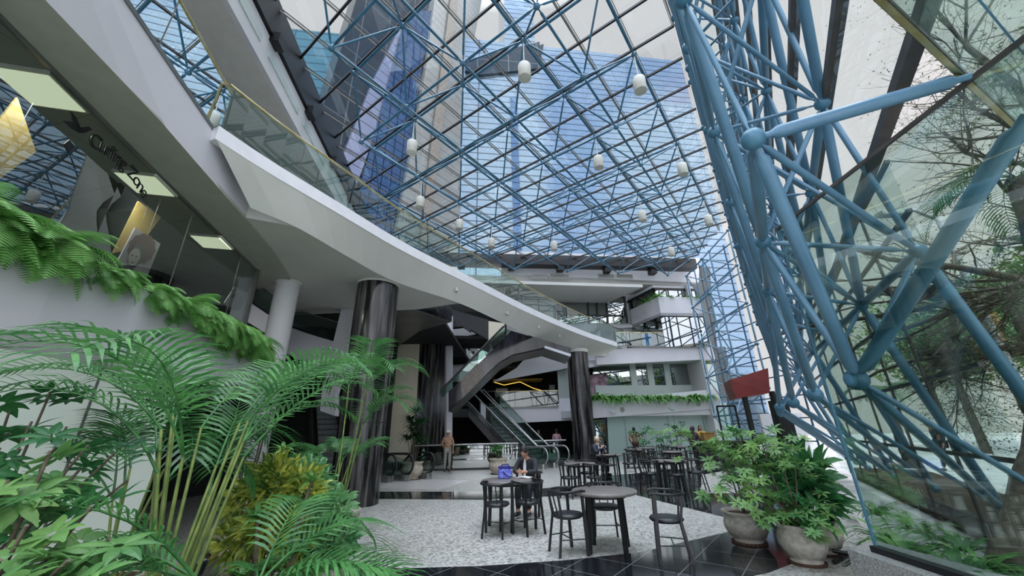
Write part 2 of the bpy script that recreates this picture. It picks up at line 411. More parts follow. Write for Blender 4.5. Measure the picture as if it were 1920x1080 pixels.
def build_frame(root, segs, nodes, cap=95, nr_=0.09, sm_='steel', nm_='node'):
    """every tube and node a part; past the cap the far ones are one part"""
    cp = cam.matrix_world.translation
    def seen(p, q):
        n_ = 0
        for t in (0.1, 0.5, 0.9):
            w = p.lerp(q, t) - cp; z = w.dot(_f)
            if z > 0.2 and abs(w.dot(_r) / z) < 1.4 and abs(w.dot(_u) / z) < 0.8: n_ += 1
        return n_
    def size(s):
        p, q = s[0], s[1]; z = max(0.5, ((p + q) / 2 - cp).length)
        return -(1 if seen(p, q) else 0) * 1000 - s[2] * (p - q).length / z / z
    byname = {}
    for s in segs: byname.setdefault(s[3], []).append(s)
    for nm, L_ in byname.items():
        L_.sort(key=size); rest = MB()
        for k, (p, q, r, _n) in enumerate(L_):
            if k < cap and seen(p, q):
                m_ = MB(); d = (q - p).normalized(); e = nr_ * 0.6
                m_.tube([p + d * e, p + d * (e + 0.10), p + d * (e + 0.16), q - d * (e + 0.16), q - d * (e + 0.10), q - d * e], [r * .5, r * .5, r, r, r * .5, r * .5], 10)
                m_.build(nm, sm_, root, world=True)
            else: rest.tube([p, q], r, 6, caps=False)
        if rest.v: o = rest.build(nm, sm_, root, world=True); o['kind'] = 'stuff'
    nodes = sorted(nodes, key=lambda s: (s[0] - cp).length - (0 if not seen(s[0], s[0]) else 1000)); rest = MB()
    for k, (p, r) in enumerate(nodes):
        if k < cap and seen(p, p): m_ = MB(); m_.ball(p, r, 12, 8); m_.build('ball_joint', 'node', root, world=True)
        else: rest.ball(p, r, 6, 4)
    if rest.v: o = rest.build('ball_joint', 'node', root, world=True); o['kind'] = 'stuff'

top, bot = {}, {}
for i in range(-26, 27):
    for j in range(-26, 27):
        p = O0 + U * (i * SP) + V * (j * SP)
        if inside(p, 0.05) and p.y > -2: top[(i, j)] = Vector((p.x, p.y, ZR))
        p = O0 + U * ((i + .5) * SP) + V * ((j + .5) * SP)
        if inside(p, 0.25) and p.y > -2: bot[(i, j)] = Vector((p.x, p.y, ZB))
segs = []
for (i, j), p in top.items():
    for di, dj in ((1, 0), (0, 1)):
        if (i + di, j + dj) in top: segs.append((p, top[(i + di, j + dj)], 0.042, 'upper_chord'))
for (i, j), p in bot.items():
    for di, dj in ((1, 0), (0, 1)):
        if (i + di, j + dj) in bot: segs.append((p, bot[(i + di, j + dj)], 0.036, 'lower_chord'))
    for di, dj in ((0, 0), (1, 0), (0, 1), (1, 1)):
        if (i + di, j + dj) in top: segs.append((p, top[(i + di, j + dj)], 0.028, 'web_strut'))
SF = thing('space_frame', 'blue steel space frame of tubes and ball joints carrying the flat glass roof', 'space frame', (0, 10, ZR))
build_frame(SF, segs, [(p, 0.085) for p in list(top.values()) + list(bot.values())], sm_='steel_dk')

# black perimeter gutter beam with bearings
root = setting('trim_1', 'black edge beam of the glass roof')
mb = MB()
e0, e1 = BF(-5.1, -2.5), BF(-5.1, 22); e2 = BF(-5.9, 22); e3 = BF(-5.9, -2.5)
mb.prism([e0[:2], e1[:2], BF(-5.9, 22.6)[:2], e3[:2]], ZR - 0.7, ZR + 0.4)
mb.prism([BF(-5.1, 22)[:2], (P1.x + .2, P1.y), (P1.x + .2, P1.y + .7), BF(-5.1, 22.7)[:2]], ZR - 0.28, ZR + 0.4)
mb.build('edge_beam', 'black', root)
mb = MB()
for b_ in np.arange(0.5, 22, 2.36): mb.box(BF(-5.12, b_, ZR - 0.72), (0.34, 0.34, 0.3), BA)
for a_ in np.arange(-3.5, 13, 3.2): mb.box(BF(a_, 22.0, ZR - 0.42), (0.42, 0.5, 0.4), BA)
o = mb.build('bearing', 'black', root)

# ================================================================== TRUSS WALL
rows = [(2.1, 0.85, 6.0), (4.0, 0.34, 5.83), (6.0, 0.12, 5.75), (8.0, 0.06, 5.8), (10.0, 0.02, 5.8), (11.9, -0.02, 5.8)]
orow = [(0.35, 2.75, 7.3), (3.5, 1.78, 6.0), (5.5, 1.34, 5.35), (7.5, 1.12, 4.7), (9.5, 1.0, 4.65), (11.4, 0.95, 4.6)]
st = 2.4
inn, out = {}, {}
for k, (z, n_, t0) in enumerate(rows):
    for i in range(0 if k == 0 else -1, 7):
        inn[(k, i)] = WF(t0 + i * st, n_ - (.26 * min(i, 3) if k == 0 else 0), z)
for k, (z, n_, t0) in enumerate(orow):
    for i in range(0 if k < 3 else -1, 7):
        out[(k, i)] = WF(t0 + i * st, n_ - (.20 * min(i, 4) if k < 2 else 0), z)
segs = []
rad_i, rad_o, rad_w = 0.066, 0.058, 0.033
def visible_side(p): return (p - Vector((0, 0, EYE))).length > 1.75
def sg(d1, a, d2, b, r, nm):
    if a in d1 and b in d2 and visible_side(d1[a]) and visible_side(d2[b]) and visible_side((d1[a] + d2[b]) / 2): segs.append((d1[a], d2[b], r, nm))
for (k, i) in list(inn):
    ri = rad_i if k < 2 else .042
    sg(inn, (k, i), inn, (k, i + 1), ri, 'inner_chord') if k > 0 else None
    sg(inn, (k, i), inn, (k - 1, i), ri * .65, 'inner_chord'); sg(inn, (k, i - 1), inn, (k - 1, i), rad_i if k < 3 else .045, 'inner_chord')
    rw = rad_w if k < 2 else .026
    sg(inn, (k, i), out, (k, i), rw, 'web_strut'); sg(inn, (k, i), out, (k, i + 1), rw, 'web_strut')
    sg(inn, (k, i), out, (k + 1, i), rad_w, 'web_strut')
    if k > 1: sg(inn, (k, i), out, (k - 1, i), rad_w * .8, 'web_strut')
for (k, i) in list(out):
    if k > 0: sg(out, (k, i), out, (k, i + 1), rad_o, 'outer_chord')
    if k > 1: sg(out, (k, i), out, (k - 1, i), .034, 'outer_chord'); sg(out, (k, i - 1), out, (k - 1, i), rad_o if k < 4 else .04, 'outer_chord')
    if k == 1: sg(out, (k, i), out, (0, i), rad_o * 1.15, 'foot_strut')
for i in range(-1, 7): sg(inn, (0, i), out, (0, i + 1), rad_i * .8, 'foot_strut')
XN = atz(1935, 200, 3.9)
segs.append((inn[(0, 0)], XN, 0.078, 'foot_strut'))
segs.append((inn[(1, -1)], atz(1830, 140, 4.3), 0.06, 'inner_chord'))
nodes = [(p, 0.125 if k == 0 else 0.10) for (k, i), p in inn.items() if visible_side(p)] + [(p, 0.09) for (k, i), p in out.items() if visible_side(p)]
TW = thing('wall_truss', 'blue tubular steel double-layer truss leaning along the glass wall on the street side', 'truss', WF(8, 1, 0))
build_frame(TW, segs, nodes)

# glazing of the street side: sloping panes on rails that run along the wall
root = setting('wall_right', 'street-side glazing')
prof = [(4.55, 1.57), (5.55, 1.37), (6.55, 1.25), (7.55, 1.13), (8.55, 1.07), (9.55, 1.02), (10.6, .98), (12.3, 0.92)]
T0, T1 = -6.0, 21.5
mb = MB()
for (za, na), (zb, nb) in zip(prof[:-1], prof[1:]): mb.add([WF(T0, na, za), WF(T1, na, za), WF(T1, nb, zb), WF(T0, nb, zb)], [(0, 1, 2, 3)])
mb.build('glass_pane', 'glass', root)
mb = MB()
for k, (z, n_) in enumerate(prof): mb.bar(WF(T0, n_ + .03, z), WF(T1, n_ + .03, z), 0.11, 0.11)
mb.build('mullion', 'brown', root)
# roof glass carried out over the truss top
mb = MB(); mb.slab([WF(T0, 0, ZR + .3), WF(T1, 0, ZR + .3), WF(T1, 0.95, ZR + .3), WF(T0, 0.95, ZR + .3)], (0, 0, .012)); mb.build('glass_pane', 'glass', root)

# upright glass screens nearest the camera
XG = 3.93
root = setting('wall_right.001', 'upright glass screen on a granite curb beside the planting')
mb = MB(); mb.box((XG, 2.85, 2.33), (0.02, 4.1, 3.96)); mb.build('glass_pane', 'wall_glass', root)
mb = MB(); mb.bar((XG, 0.8, 4.32), (XG, 4.92, 4.32), 0.03, 0.04); mb.build('top_rail', 'brown', root)
mb = MB(); mb.bar((XG, 0.8, 0.33), (XG, 4.92, 0.33), 0.10, 0.06); mb.build('bottom_rail', 'black', root)
mb = MB(); mb.bar((XG, 4.9, 0.33), (XG, 4.9, 4.3), 0.022, 0.022); mb.build('glass_edge', 'node', root)
mb = MB(); mb.prism([(3.72, 5.05), (4.3, 5.35), (4.5, 3.4), (3.75, 3.2)], 0.0, 0.30); mb.prism([(3.75, 3.2), (4.5, 3.4), (4.5, .5), (3.75, .5)], 0, .3)
struct('trim_2', mb, M('grey_granite_curb', '#6c6f6e', '#a6a8a4', 0.4, scale=55, detail=4))
# farther glazed bay with transoms
root = setting('wall_right.002', 'transomed glazing behind the foot of the truss')
XB = aty(1456, 640, 17.5).x
pA, pB = WF(21.0, 1.6), WF(7.4, 2.3)
mb = MB(); mb.add([(pA.x, pA.y, 0), (pB.x, pB.y, 0), (pB.x, pB.y, 5.5), (pA.x, pA.y, 5.5)], [(0, 1, 2, 3)]); mb.build('glass_pane', 'wall_glass', root)
mb = MB()
for z in (1.15, 2.3, 3.45, 4.6, 5.5): mb.bar((pA.x, pA.y, z), (pB.x, pB.y, z), 0.06, 0.06)
for i in range(1, 7):
    q = pA.lerp(pB, i / 7.0); mb.bar((q.x, q.y, 0), (q.x, q.y, 5.5), 0.035, 0.035)
mb.build('transom', 'brown', root)

# entrance canopy glass above the screen, upper right
root = setting('ceiling.001', 'glass canopy of the street entrance')
c0, c1 = atz(1640, -10, 4.34), atz(1930, 262, 4.34)
d = (c1 - c0).normalized(); c0 = c0 - d * 0.6; c1 = c1 + d * 0.8; ou = Vector((-d.y, d.x, 0)); ou = ou if ou.y < 0 else -ou
mb = MB(); mb.slab([c0, c1, c1 + ou * 0.62, c0 + ou * 0.62], (0, 0, .015)); mb.build('glass_pane', 'wall_glass', root)
mb = MB(); mb.bar(c0, c1, 0.035, 0.035); mb.build('brass_edge', 'gold', root)
mb = MB(); mb.bar(c0 + Vector((0, 0, .05)), c1 + Vector((0, 0, .05)), 0.05, 0.08); mb.build('edge_rail', 'brown', root)
mb = MB(); mb.bar(c0 + ou * .3, c1 + ou * .3, 0.012, 0.03); mb.build('glass_joint', 'node', root)
mb = MB(); mb.slab([c0 + ou * .47, c1 + ou * .47, c1 + ou * 2.4, c0 + ou * 2.4], (0, 0, .12)); mb.build('canopy_board', M('slate_blue_canopy_paint', '#6c8490', '#748b96', 0.6), root)

# ================================================================== far glass corner (blue bay)
root = setting('wall_far', 'tall glass bay at the far corner')
c0, c1 = Vector((P1.x, P1.y, 0)), Vector((P2.x, P2.y, 0))
c1b = WF((P2.x * cos(WA) + P2.y * sin(WA)), 0.9, 0)
mb = MB()
off = Vector((0.35, 0.05, 0))
mb.add([c0 + off, c1b + off, c1b + off + Vector((0, 0, ZR)), c0 + off + Vector((0, 0, ZR))], [(0, 1, 2, 3)])
mb.build('glass_pane', 'roof_glass', root)
mb = MB()
for k in range(1, 13): z = k * 0.98; mb.bar(c0 + off + Vector((0, 0, z)), c1b + off + Vector((0, 0, z)), 0.05, 0.05)
for k in range(0, 5): q = (c0 + off).lerp(c1b + off, k / 4); mb.bar(q, q + Vector((0, 0, ZR)), 0.05, 0.07)
mb.build('mullion', M('blue_painted_mullion', '#1d4562', '#27506c', 0.4), root)
segs, nodes = [], []
fr_ = {}
for k in range(6):
    for j in range(3):
        q = c0.lerp(c1, j / 2.0); fr_[(k, j, 0)] = Vector((q.x - 0.05, q.y, 1.2 + k * 2.1))
        q = c0.lerp(c1, (j + .5) / 2.0); fr_[(k, j, 1)] = Vector((q.x - 1.2, q.y, 2.2 + k * 2.1)) if j < 2 and k < 5 else None
for (k, j, l), p in fr_.items():
    if p is None: continue
    if l == 0:
        for dk, dj in ((1, 0), (0, 1)):
            q = fr_.get((k + dk, j + dj, 0))
            if q is not None: segs.append((p, q, 0.045, 'chord'))
    else:
        for dk, dj in ((0, 0), (1, 0), (0, 1), (1, 1)):
            q = fr_.get((k + dk, j + dj, 0))
            if q is not None: segs.append((p, q, 0.032, 'web_strut'))
        for dk, dj in ((1, 0), (0, 1)):
            q = fr_.get((k + dk, j + dj, 1))
            if q is not None: segs.append((p, q, 0.045, 'chord'))
    nodes.append((p, 0.09))
CT = thing('corner_truss', 'slim blue steel truss standing in front of the tall far corner glazing', 'truss', (P2.x, P2.y, 0))
build_frame(CT, segs, nodes)
# ================================================================== THIRD-LEVEL WALKWAY
def sm(pts, n=4):                       # smooth a plan polyline (Catmull-Rom)
    P = [Vector(p) for p in pts]; P = [P[0] * 2 - P[1]] + P + [P[-1] * 2 - P[-2]]; o = []
    for i in range(1, len(P) - 2):
        for k in range(n):
            t = k / n; a, b, c, d = P[i - 1], P[i], P[i + 1], P[i + 2]
            o.append(0.5 * ((2 * b) + (c - a) * t + (2 * a - 5 * b + 4 * c - d) * t * t + (3 * b - a - 3 * c + d) * t ** 3))
    o.append(P[-2]); return o
ZN, ZD, ZS = 6.40, 6.66, 5.80
fpx = [(404, 258), (500, 320), (640, 402), (760, 472), (900, 541), (1000, 590), (1100, 631), (1176, 655)]
front = sm([atz(px, py, ZN)[:2] for px, py in fpx])
bpx = [(470, 390), (560, 428), (650, 480), (740, 528), (860, 568), (950, 609), (1030, 645), (1085, 664), (1135, 668)]
back = sm([atz(px, py, ZS)[:2] for px, py in bpx])
def resample(L_, n):
    d = [0]
    for a, b in zip(L_[:-1], L_[1:]): d.append(d[-1] + (b - a).length)
    o = []
    for k in range(n):
        t = d[-1] * k / (n - 1); i = max(j for j in range(len(d)) if d[j] <= t + 1e-9); i = min(i, len(L_) - 2)
        o.append(L_[i].lerp(L_[i + 1], (t - d[i]) / (d[i + 1] - d[i])))
    return o
NB = 41
front = resample(front, NB); back = resample(back, NB)
mb = MB()
for i in range(NB - 1):
    a, b, c, d = front[i], front[i + 1], back[i + 1], back[i]
    mb.add([(a.x, a.y, ZN), (b.x, b.y, ZN), (c.x, c.y, ZS), (d.x, d.y, ZS)], [(0, 1, 2, 3)], True)
    mb.add([(d.x, d.y, ZS), (c.x, c.y, ZS), (c.x, c.y, ZD), (d.x, d.y, ZD)], [(0, 1, 2, 3)], True)
    mb.add([(a.x, a.y, ZD - .03), (b.x, b.y, ZD - .03), (c.x, c.y, ZD - .03), (d.x, d.y, ZD - .03)], [(0, 1, 2, 3)])
BR = setting('floor_walkway', 'white third-level walkway with a sloping underside')
mb.build('deck', 'soffit', BR)
mb = MB()
for i in range(NB - 1):
    a, b = front[i], front[i + 1]; d = (b - a).normalized(); n_ = Vector((-d.y, d.x)) * .16
    mb.prism([tuple(a), tuple(b), tuple(b + n_), tuple(a + n_)], ZN - 0.02, ZD)
mb.build('edge_nosing', M('bright_white_nosing', '#e4e4e6', '#dddde0', 0.5), BR)

# side gallery at the same level, left of the camera
gl = [atz(402, 252, ZD - .05)[:2], atz(235, 8, ZD - .05)[:2]]
gd = (Vector(gl[1]) - Vector(gl[0])).normalized()
gfar = Vector(gl[0]); gnear = Vector(gl[1]) + gd * 4.5
low0 = Vector(atz(505, 462, ZS)[:2])
mb = MB()
hi_ = [(gfar.x, gfar.y), (gnear.x, gnear.y)]
Lp = [Vector(atz(505, 462, 5.8)[:2]), Vector(atz(300, 226, 5.8)[:2]), Vector(atz(85, 0, 5.8)[:2])]
Lp.append(Lp[2] + (Lp[2] - Lp[1]).normalized() * 3.5)
up_ = [gfar.lerp(gnear, f) for f in (0, .34, .62, 1)]
lowL = resample(Lp, 13); upL = resample([Vector((back[0].x, back[0].y + .1)), gfar] + up_[1:], 13) if False else resample(up_, 13)
for i in range(12): mb.add([(lowL[i].x, lowL[i].y, 5.8), (lowL[i + 1].x, lowL[i + 1].y, 5.8), (upL[i + 1].x, upL[i + 1].y, ZD), (upL[i].x, upL[i].y, ZD)], [(0, 1, 2, 3)], True)
mb.add([(Lp[0].x, Lp[0].y, 5.8), (gfar.x, gfar.y, ZD), (back[0].x - .1, back[0].y + .2, ZD)], [(0, 1, 2)])
mb.add([(Lp[0].x, Lp[0].y, 5.8), (Lp[0].x - 1.2, Lp[0].y + .5, 5.8), (Lp[0].x - 1.2, Lp[0].y + .5, ZD), (Lp[0].x, Lp[0].y, ZD)], [(0, 1, 2, 3)])
struct('wall_left_fascia', mb, 'fascia')
# soffit between the fascia and the shop window head
Hd = [Vector(atz(482, 506, 5.8)[:2]), Vector(atz(250, 280, 5.8)[:2]), Vector(atz(0, 28, 5.8)[:2])]
Hd.append(Hd[2] + (Hd[2] - Hd[1]).normalized() * 3.5)
mb = MB()
for i in range(3): mb.slab([(Lp[i].x, Lp[i].y, 5.8), (Lp[i + 1].x, Lp[i + 1].y, 5.8), (Hd[i + 1].x, Hd[i + 1].y, 5.8), (Hd[i].x, Hd[i].y, 5.8)], (0, 0, .06))
mb.add([(Lp[0].x, Lp[0].y, 5.8), (Hd[0].x, Hd[0].y, 5.8), (Hd[0].x - 1.5, Hd[0].y + 1.8, 5.8), (Lp[0].x - .6, Lp[0].y + 2.0, 5.8)], [(0, 1, 2, 3)])
struct('ceiling_soffit', mb, M('greenish_grey_soffit', '#a9ab9f', '#b1b3a7', 0.8))
# broad soffit of the third floor behind the walkway
mb = MB()
mb.prism([(-9.5, 7.6), (-6.9, 7.7), (-5.6, 6.6), tuple(back[2]), tuple(back[8]), tuple(back[14]), (-3.4, 13.0), (-9.5, 13.5)], 5.84, 6.6)
struct('ceiling_gallery', mb, 'soffit')

# guard rail of the walkway: glass sheets under a brass rail
def guard(name, path, z0, h, label, n_panels, cat='railing', gap=0.02, post=True, railmat='gold', grp=None):
    path = [Vector((p[0], p[1])) for p in path]
    t = thing(name, label, cat, (path[0].x, path[0].y, z0), group=grp)
    R = resample(path, n_panels * 4 + 1)
    for k in range(n_panels):
        g = MB(); seg = R[k * 4:k * 4 + 5]
        if len(seg) < 2: continue
        seg = [seg[0].lerp(seg[1], .03)] + seg[1:-1] + [seg[-1].lerp(seg[-2], .03)]
        g.strip([(p.x, p.y, z0 - .03) for p in seg], [(p.x, p.y, z0 + h) for p in seg]); g.build('glass_panel', 'rail_glass', t, world=True)
    r = MB(); r.tube([(p.x, p.y, z0 + h + .02) for p in R], 0.026, 8); r.build('handrail', railmat, t, world=True)
    b = MB()
    for p, q in zip(R[:-1], R[1:]): b.bar((p.x, p.y, z0 + .0), (q.x, q.y, z0 + .0), .035, .07)
    b.build('shoe_channel', 'clad', t, world=True)
    return t
fr2 = [p + Vector((-(front[min(i + 1, NB - 1)] - front[max(i - 1, 0)]).normalized().y, (front[min(i + 1, NB - 1)] - front[max(i - 1, 0)]).normalized().x)) * .09 for i, p in enumerate(front)]
guard('glass_railing', fr2, ZD, 0.98, 'long curving glass guard with brass rail on the white third-level walkway', 14)
guard('glass_railing', [tuple(gfar + Vector((-.02, .1))), tuple(gnear)], ZD, 0.98, 'glass guard with brass rail above the white fascia at upper left', 4)
# floor of the gallery behind the side guard, its wall and high ceiling
mb = MB(); mb.prism([(gfar.x - .12, gfar.y + .5), (gnear.x - .12, gnear.y), (-14, -1), (-14, 22), (-6.2, 21.5), (-5.6, 12), (-5.35, 6.5)], ZD - .16, ZD - .04); struct('floor_gallery', mb, 'greywall')
mb = MB()   # ceiling of the third level: pale, out to the black roof beam
mb.prism([BF(-5.2, -2.5)[:2], BF(-5.2, 21.9)[:2], (-14, 22), (-14, -2)], 10.3, 10.5)
struct('ceiling_upper', mb, M('warm_white_ceiling', '#cfcfc6', '#c8c8bf', .8))
mb = MB()
mb.prism([BF(-5.18, -2.5)[:2], BF(-5.18, 21.9)[:2], BF(-5.3, 21.9)[:2], BF(-5.3, -2.5)[:2]], 10.28, 11.25)
struct('trim_3', mb, 'white')
mb = MB(); mb.prism([(-13.8, -2), (-14, -2), (-14, 22), (-13.8, 22)], ZD, 10.3); struct('wall_left_upper', mb, 'white')
mb = MB()
for k in range(9): q = BF(-5.175, 1.6 + k * 2.3, 10.8); mb.box(q, (.03, 1.9, .22), BA)
o = struct('trim_4', mb, 'frost')

# ================================================================== SHOP LEVEL ON THE LEFT
pt = [(-4.25, 0.2), (-4.22, 2.6), (-4.22, 3.4), (-4.35, 4.4), (-4.6, 5.8), (-4.95, 7.0), (-5.5, 8.1), (-6.4, 8.9)]
pt = [(-4.3, -2.5)] + pt
PF = sm(pt, 3)
mb = MB()
for p, q in zip(PF[:-1], PF[1:]):
    d = (q - p).normalized(); n_ = Vector((-d.y, d.x)); mb.prism([tuple(p), tuple(q), tuple(q + n_ * .14), tuple(p + n_ * .14)], 2.48, 3.24)
    mb.prism([tuple(p + n_ * .14), tuple(q + n_ * .14), tuple(q + n_ * 1.3), tuple(p + n_ * 1.3)], 2.48, 2.6)
struct('wall_planter', mb, 'fascia')
mb = MB()
for p, q in zip(PF[:-1], PF[1:]):
    d = (q - p).normalized(); n_ = Vector((-d.y, d.x)); mb.prism([tuple(p + n_ * .15), tuple(q + n_ * .15), tuple(q + n_ * .6), tuple(p + n_ * .6)], 2.605, 3.08)
solo('planter_soil', mb, 'soil', 'dark soil filling the long white planter under the shop window', 'soil', kind='stuff')
# shop glass from planter to head, shop inside
gb = [Vector((-5.0, -2.5)), Vector((-5.1, 2.6)), Vector((-5.72, 4.6)), Vector((-6.72, 8.9))]
gb[3] = Hd[0].copy(); gb[2] = Hd[1].copy(); gb[1] = Hd[2].copy(); gb[0] = Hd[3].copy()
SW = setting('window_1', 'wide shop window above the fern planter')
mb = MB()
for p, q in zip(gb[:-1], gb[1:]): mb.add([(p.x, p.y, 2.6), (q.x, q.y, 2.6), (q.x, q.y, 5.8), (p.x, p.y, 5.8)], [(0, 1, 2, 3)])
mb.build('glass_pane', 'shop_glass', SW)
mb = MB()
for p, q in zip(gb[:-1], gb[1:]): mb.bar((p.x, p.y, 5.78), (q.x, q.y, 5.78), .05, .06)
q = gb[3]; mb.bar((q.x, q.y, 2.6), (q.x, q.y, 5.8), .10, .10)
for f in (.36, .8): q = gb[2].lerp(gb[3], f); mb.bar((q.x, q.y, 2.6), (q.x, q.y, 5.8), .012, .012)
mb.build('window_frame', 'clad', SW)
def mat_grid(name, c1, c2, w, h, rot, mort=0.012, rough=.8):
    m, nn, ll, b = newmat(name)
    tc = nn.new('ShaderNodeTexCoord'); mp = nn.new('ShaderNodeMapping'); mp.inputs['Rotation'].default_value = rot; ll.new(tc.outputs['Object'], mp.inputs[0])
    br = nn.new('ShaderNodeTexBrick'); br.offset = 0; br.inputs['Scale'].default_value = 1; br.inputs['Color1'].default_value = rgb(c1); br.inputs['Color2'].default_value = rgb(c1)
    br.inputs['Mortar'].default_value = rgb(c2); br.inputs['Mortar Size'].default_value = mort; br.inputs['Brick Width'].default_value = w; br.inputs['Row Height'].default_value = h
    ll.new(mp.outputs[0], br.inputs['Vector']); ll.new(br.outputs['Color'], b.inputs['Base Color']); b.inputs['Roughness'].default_value = rough; return m
mb = MB(); mb.prism([(gb[0].x, gb[0].y), (gb[1].x, gb[1].y), (gb[2].x, gb[2].y), (gb[3].x, gb[3].y), (-8, 11), (-12.5, 11), (-12.5, -4)], 5.76, 5.84)
struct('ceiling_shop', mb, mat_grid('acoustic_ceiling_tiles', '#6d736c', '#3a3e3b', .6, 1.2, (0, 0, radians(14))))
mb = MB(); mb.prism([(gb[0].x, gb[0].y), (gb[3].x, gb[3].y), (-8, 11), (-12.5, 11), (-12.5, -4)], 2.5, 2.6); struct('floor_shop', mb, 'greywall')
mb = MB(); mb.prism([(-12.4, -4), (-12.5, -4), (-12.5, 11), (-12.4, 11)], 2.6, 5.8); mb.prism([(-12.4, 10.9), (-12.4, 11), (-8, 11), (-8, 10.9)], 2.6, 5.8); struct('wall_shop', mb, 'greywall')
for k, (px, py) in enumerate(((78, 165), (275, 343), (398, 452))):
    c = atz(px, py, 5.75)
    t = thing('ceiling_light', ['large square fluorescent ceiling light nearest the camera in the shop', 'middle square fluorescent ceiling light in the shop, beside the window lettering', 'farthest square fluorescent ceiling light in the shop, at the dark end'][k], 'ceiling light', (c.x, c.y, 5.70), radians(14), 'square ceiling lights in the shop')
    a = MB(); a.box((0, 0, 0.035), (0.62, 0.62, 0.05)); a.build('frame', 'lamp_white', t)
    a = MB(); a.box((0, 0, 0.004), (0.56, 0.56, 0.012)); a.build('diffuser', 'panel_light', t)
    ld = bpy.data.lights.new('tube_light', 'AREA'); ld.shape = 'SQUARE'; ld.size = .5; ld.energy = 26; ld.color = (1, .98, .86); lo = bpy.data.objects.new('tube_light', ld); COL.objects.link(lo); lo.parent = t; lo.location = (0, 0, -.01)
# lower wall under the planter: pale glazed panels, then dark opening
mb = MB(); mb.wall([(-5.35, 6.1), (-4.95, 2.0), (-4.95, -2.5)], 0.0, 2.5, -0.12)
mfl = M('frosted_shopfront_added_glow', '#c9d6cf', '#d6e0da', 0.25, scale=.5)   # glow added to brighten the panels, no lamp behind them
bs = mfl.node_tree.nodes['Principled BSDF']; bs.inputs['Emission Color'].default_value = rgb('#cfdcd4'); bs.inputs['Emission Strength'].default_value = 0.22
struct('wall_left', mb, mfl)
mb = MB()
for p in ((-5.2, 4.75), (-4.98, 2.5), (-5.09, 3.6)): mb.bar((p[0] + .02, p[1], 0), (p[0] + .02, p[1], 2.5), .02, .02)
struct('trim_5', mb, 'clad')
mb = MB(); mb.prism([(-5.4, 6.1), (-5.5, 6.1), (-9.6, 7.6), (-9.6, 7.4)], 0.0, 2.5); mb.prism([(-9.6, 7.4), (-9.8, 7.4), (-9.8, 19), (-9.6, 19)], 0, 5.8)
struct('wall_left_inner', mb, 'dark')
# level-two floor slab seen from below at left
mb = MB(); mb.prism([(-6.4, 8.9), (-5.5, 8.1), (-5.2, 7.0), (-9.6, 6.4), (-9.6, 9.5)], 2.46, 2.62); struct('ceiling_left', mb, 'soffit')
# ================================================================== BACK OF THE ATRIUM
def bp(px, py, b=22.0): return onplane(px, py, BF(0, b)[:2], 7.5)
E2 = Vector((-sin(BA), cos(BA), 0))
def bslab(mb, pts, b, dep): mb.slab([bp(px, py, b) for px, py in pts], E2 * dep)
# level three fascia and slab
mb = MB(); bslab(mb, [(1119, 684), (1119, 660), (1188, 651), (1249, 649), (1249, 641), (1332, 640), (1341, 673)], 22, 0.5)
bslab(mb, [(1097, 690), (1097, 662), (1119, 660), (1119, 684), (1125, 686)], 22.4, 0.4)
struct('wall_back_fascia', mb, 'fascia')
mb = MB(); p0, p1 = bp(1097, 680, 22.3), BF(15.2, 22.3); mb.prism([p0[:2], BF(15.0, 22.5)[:2], BF(15.0, 30)[:2], (p0.x, p0.y + 8)], 5.62, 6.2)
struct('floor_back_upper', mb, 'white')
# level two planter fascia
mb = MB(); bslab(mb, [(1106, 785), (1106, 752), (1346, 729), (1357, 765)], 22, 0.16); struct('wall_back_planter', mb, 'fascia')
mb = MB(); mb.prism([bp(1100, 770, 22.1)[:2], BF(15.0, 22.1)[:2], BF(15.0, 30)[:2], BF(2.5, 30)[:2]], 2.35, 2.75); struct('floor_back_middle', mb, 'white')
mb = MB(); mb.prism([bp(1112, 770, 22.17)[:2], bp(1335, 735, 22.17)[:2], bp(1335, 735, 22.55)[:2], bp(1112, 770, 22.55)[:2]], 2.76, 3.1)
solo('planter_soil', mb, 'soil', 'dark soil in the far second-level planter above the green glass wall', 'soil', kind='stuff')
# ground floor: pale green glass wall, dark doorway
mb = MB(); bslab(mb, [(1143, 875), (1138, 775), (1362, 755), (1385, 868)], 22.6, 0.12)
struct('wall_back', mb, M('pale_green_backpainted_glass', '#9fb5ad', '#abbfb7', 0.12, scale=.4))
mb = MB()
for px in (1178, 1262, 1330): a = bp(px, 850, 22.57); mb.bar((a.x, a.y, 0), (a.x, a.y, 2.4), .015, .03)
mb.bar(bp(1180, 818, 22.56), bp(1188, 818, 22.56), .03, .03)
struct('trim_6', mb, 'chrome')
mb = MB(); bslab(mb, [(1100, 880), (1100, 780), (1139, 777), (1144, 876)], 23.2, 0.1); struct('wall_back_dark', mb, 'dark')
W_ = setting('window_2', 'dark glazed doorway beside the marble column')
mb = MB(); bslab(mb, [(1112, 872), (1110, 788), (1136, 785), (1141, 871)], 22.7, 0.02); mb.build('glass_pane', 'dark_glass', W_)
mb = MB()
for px in (1111, 1138): a = bp(px, 830, 22.68); mb.bar((a.x, a.y, 0), (a.x, a.y, 2.4), .07, .07)
mb.build('window_frame', 'black', W_)
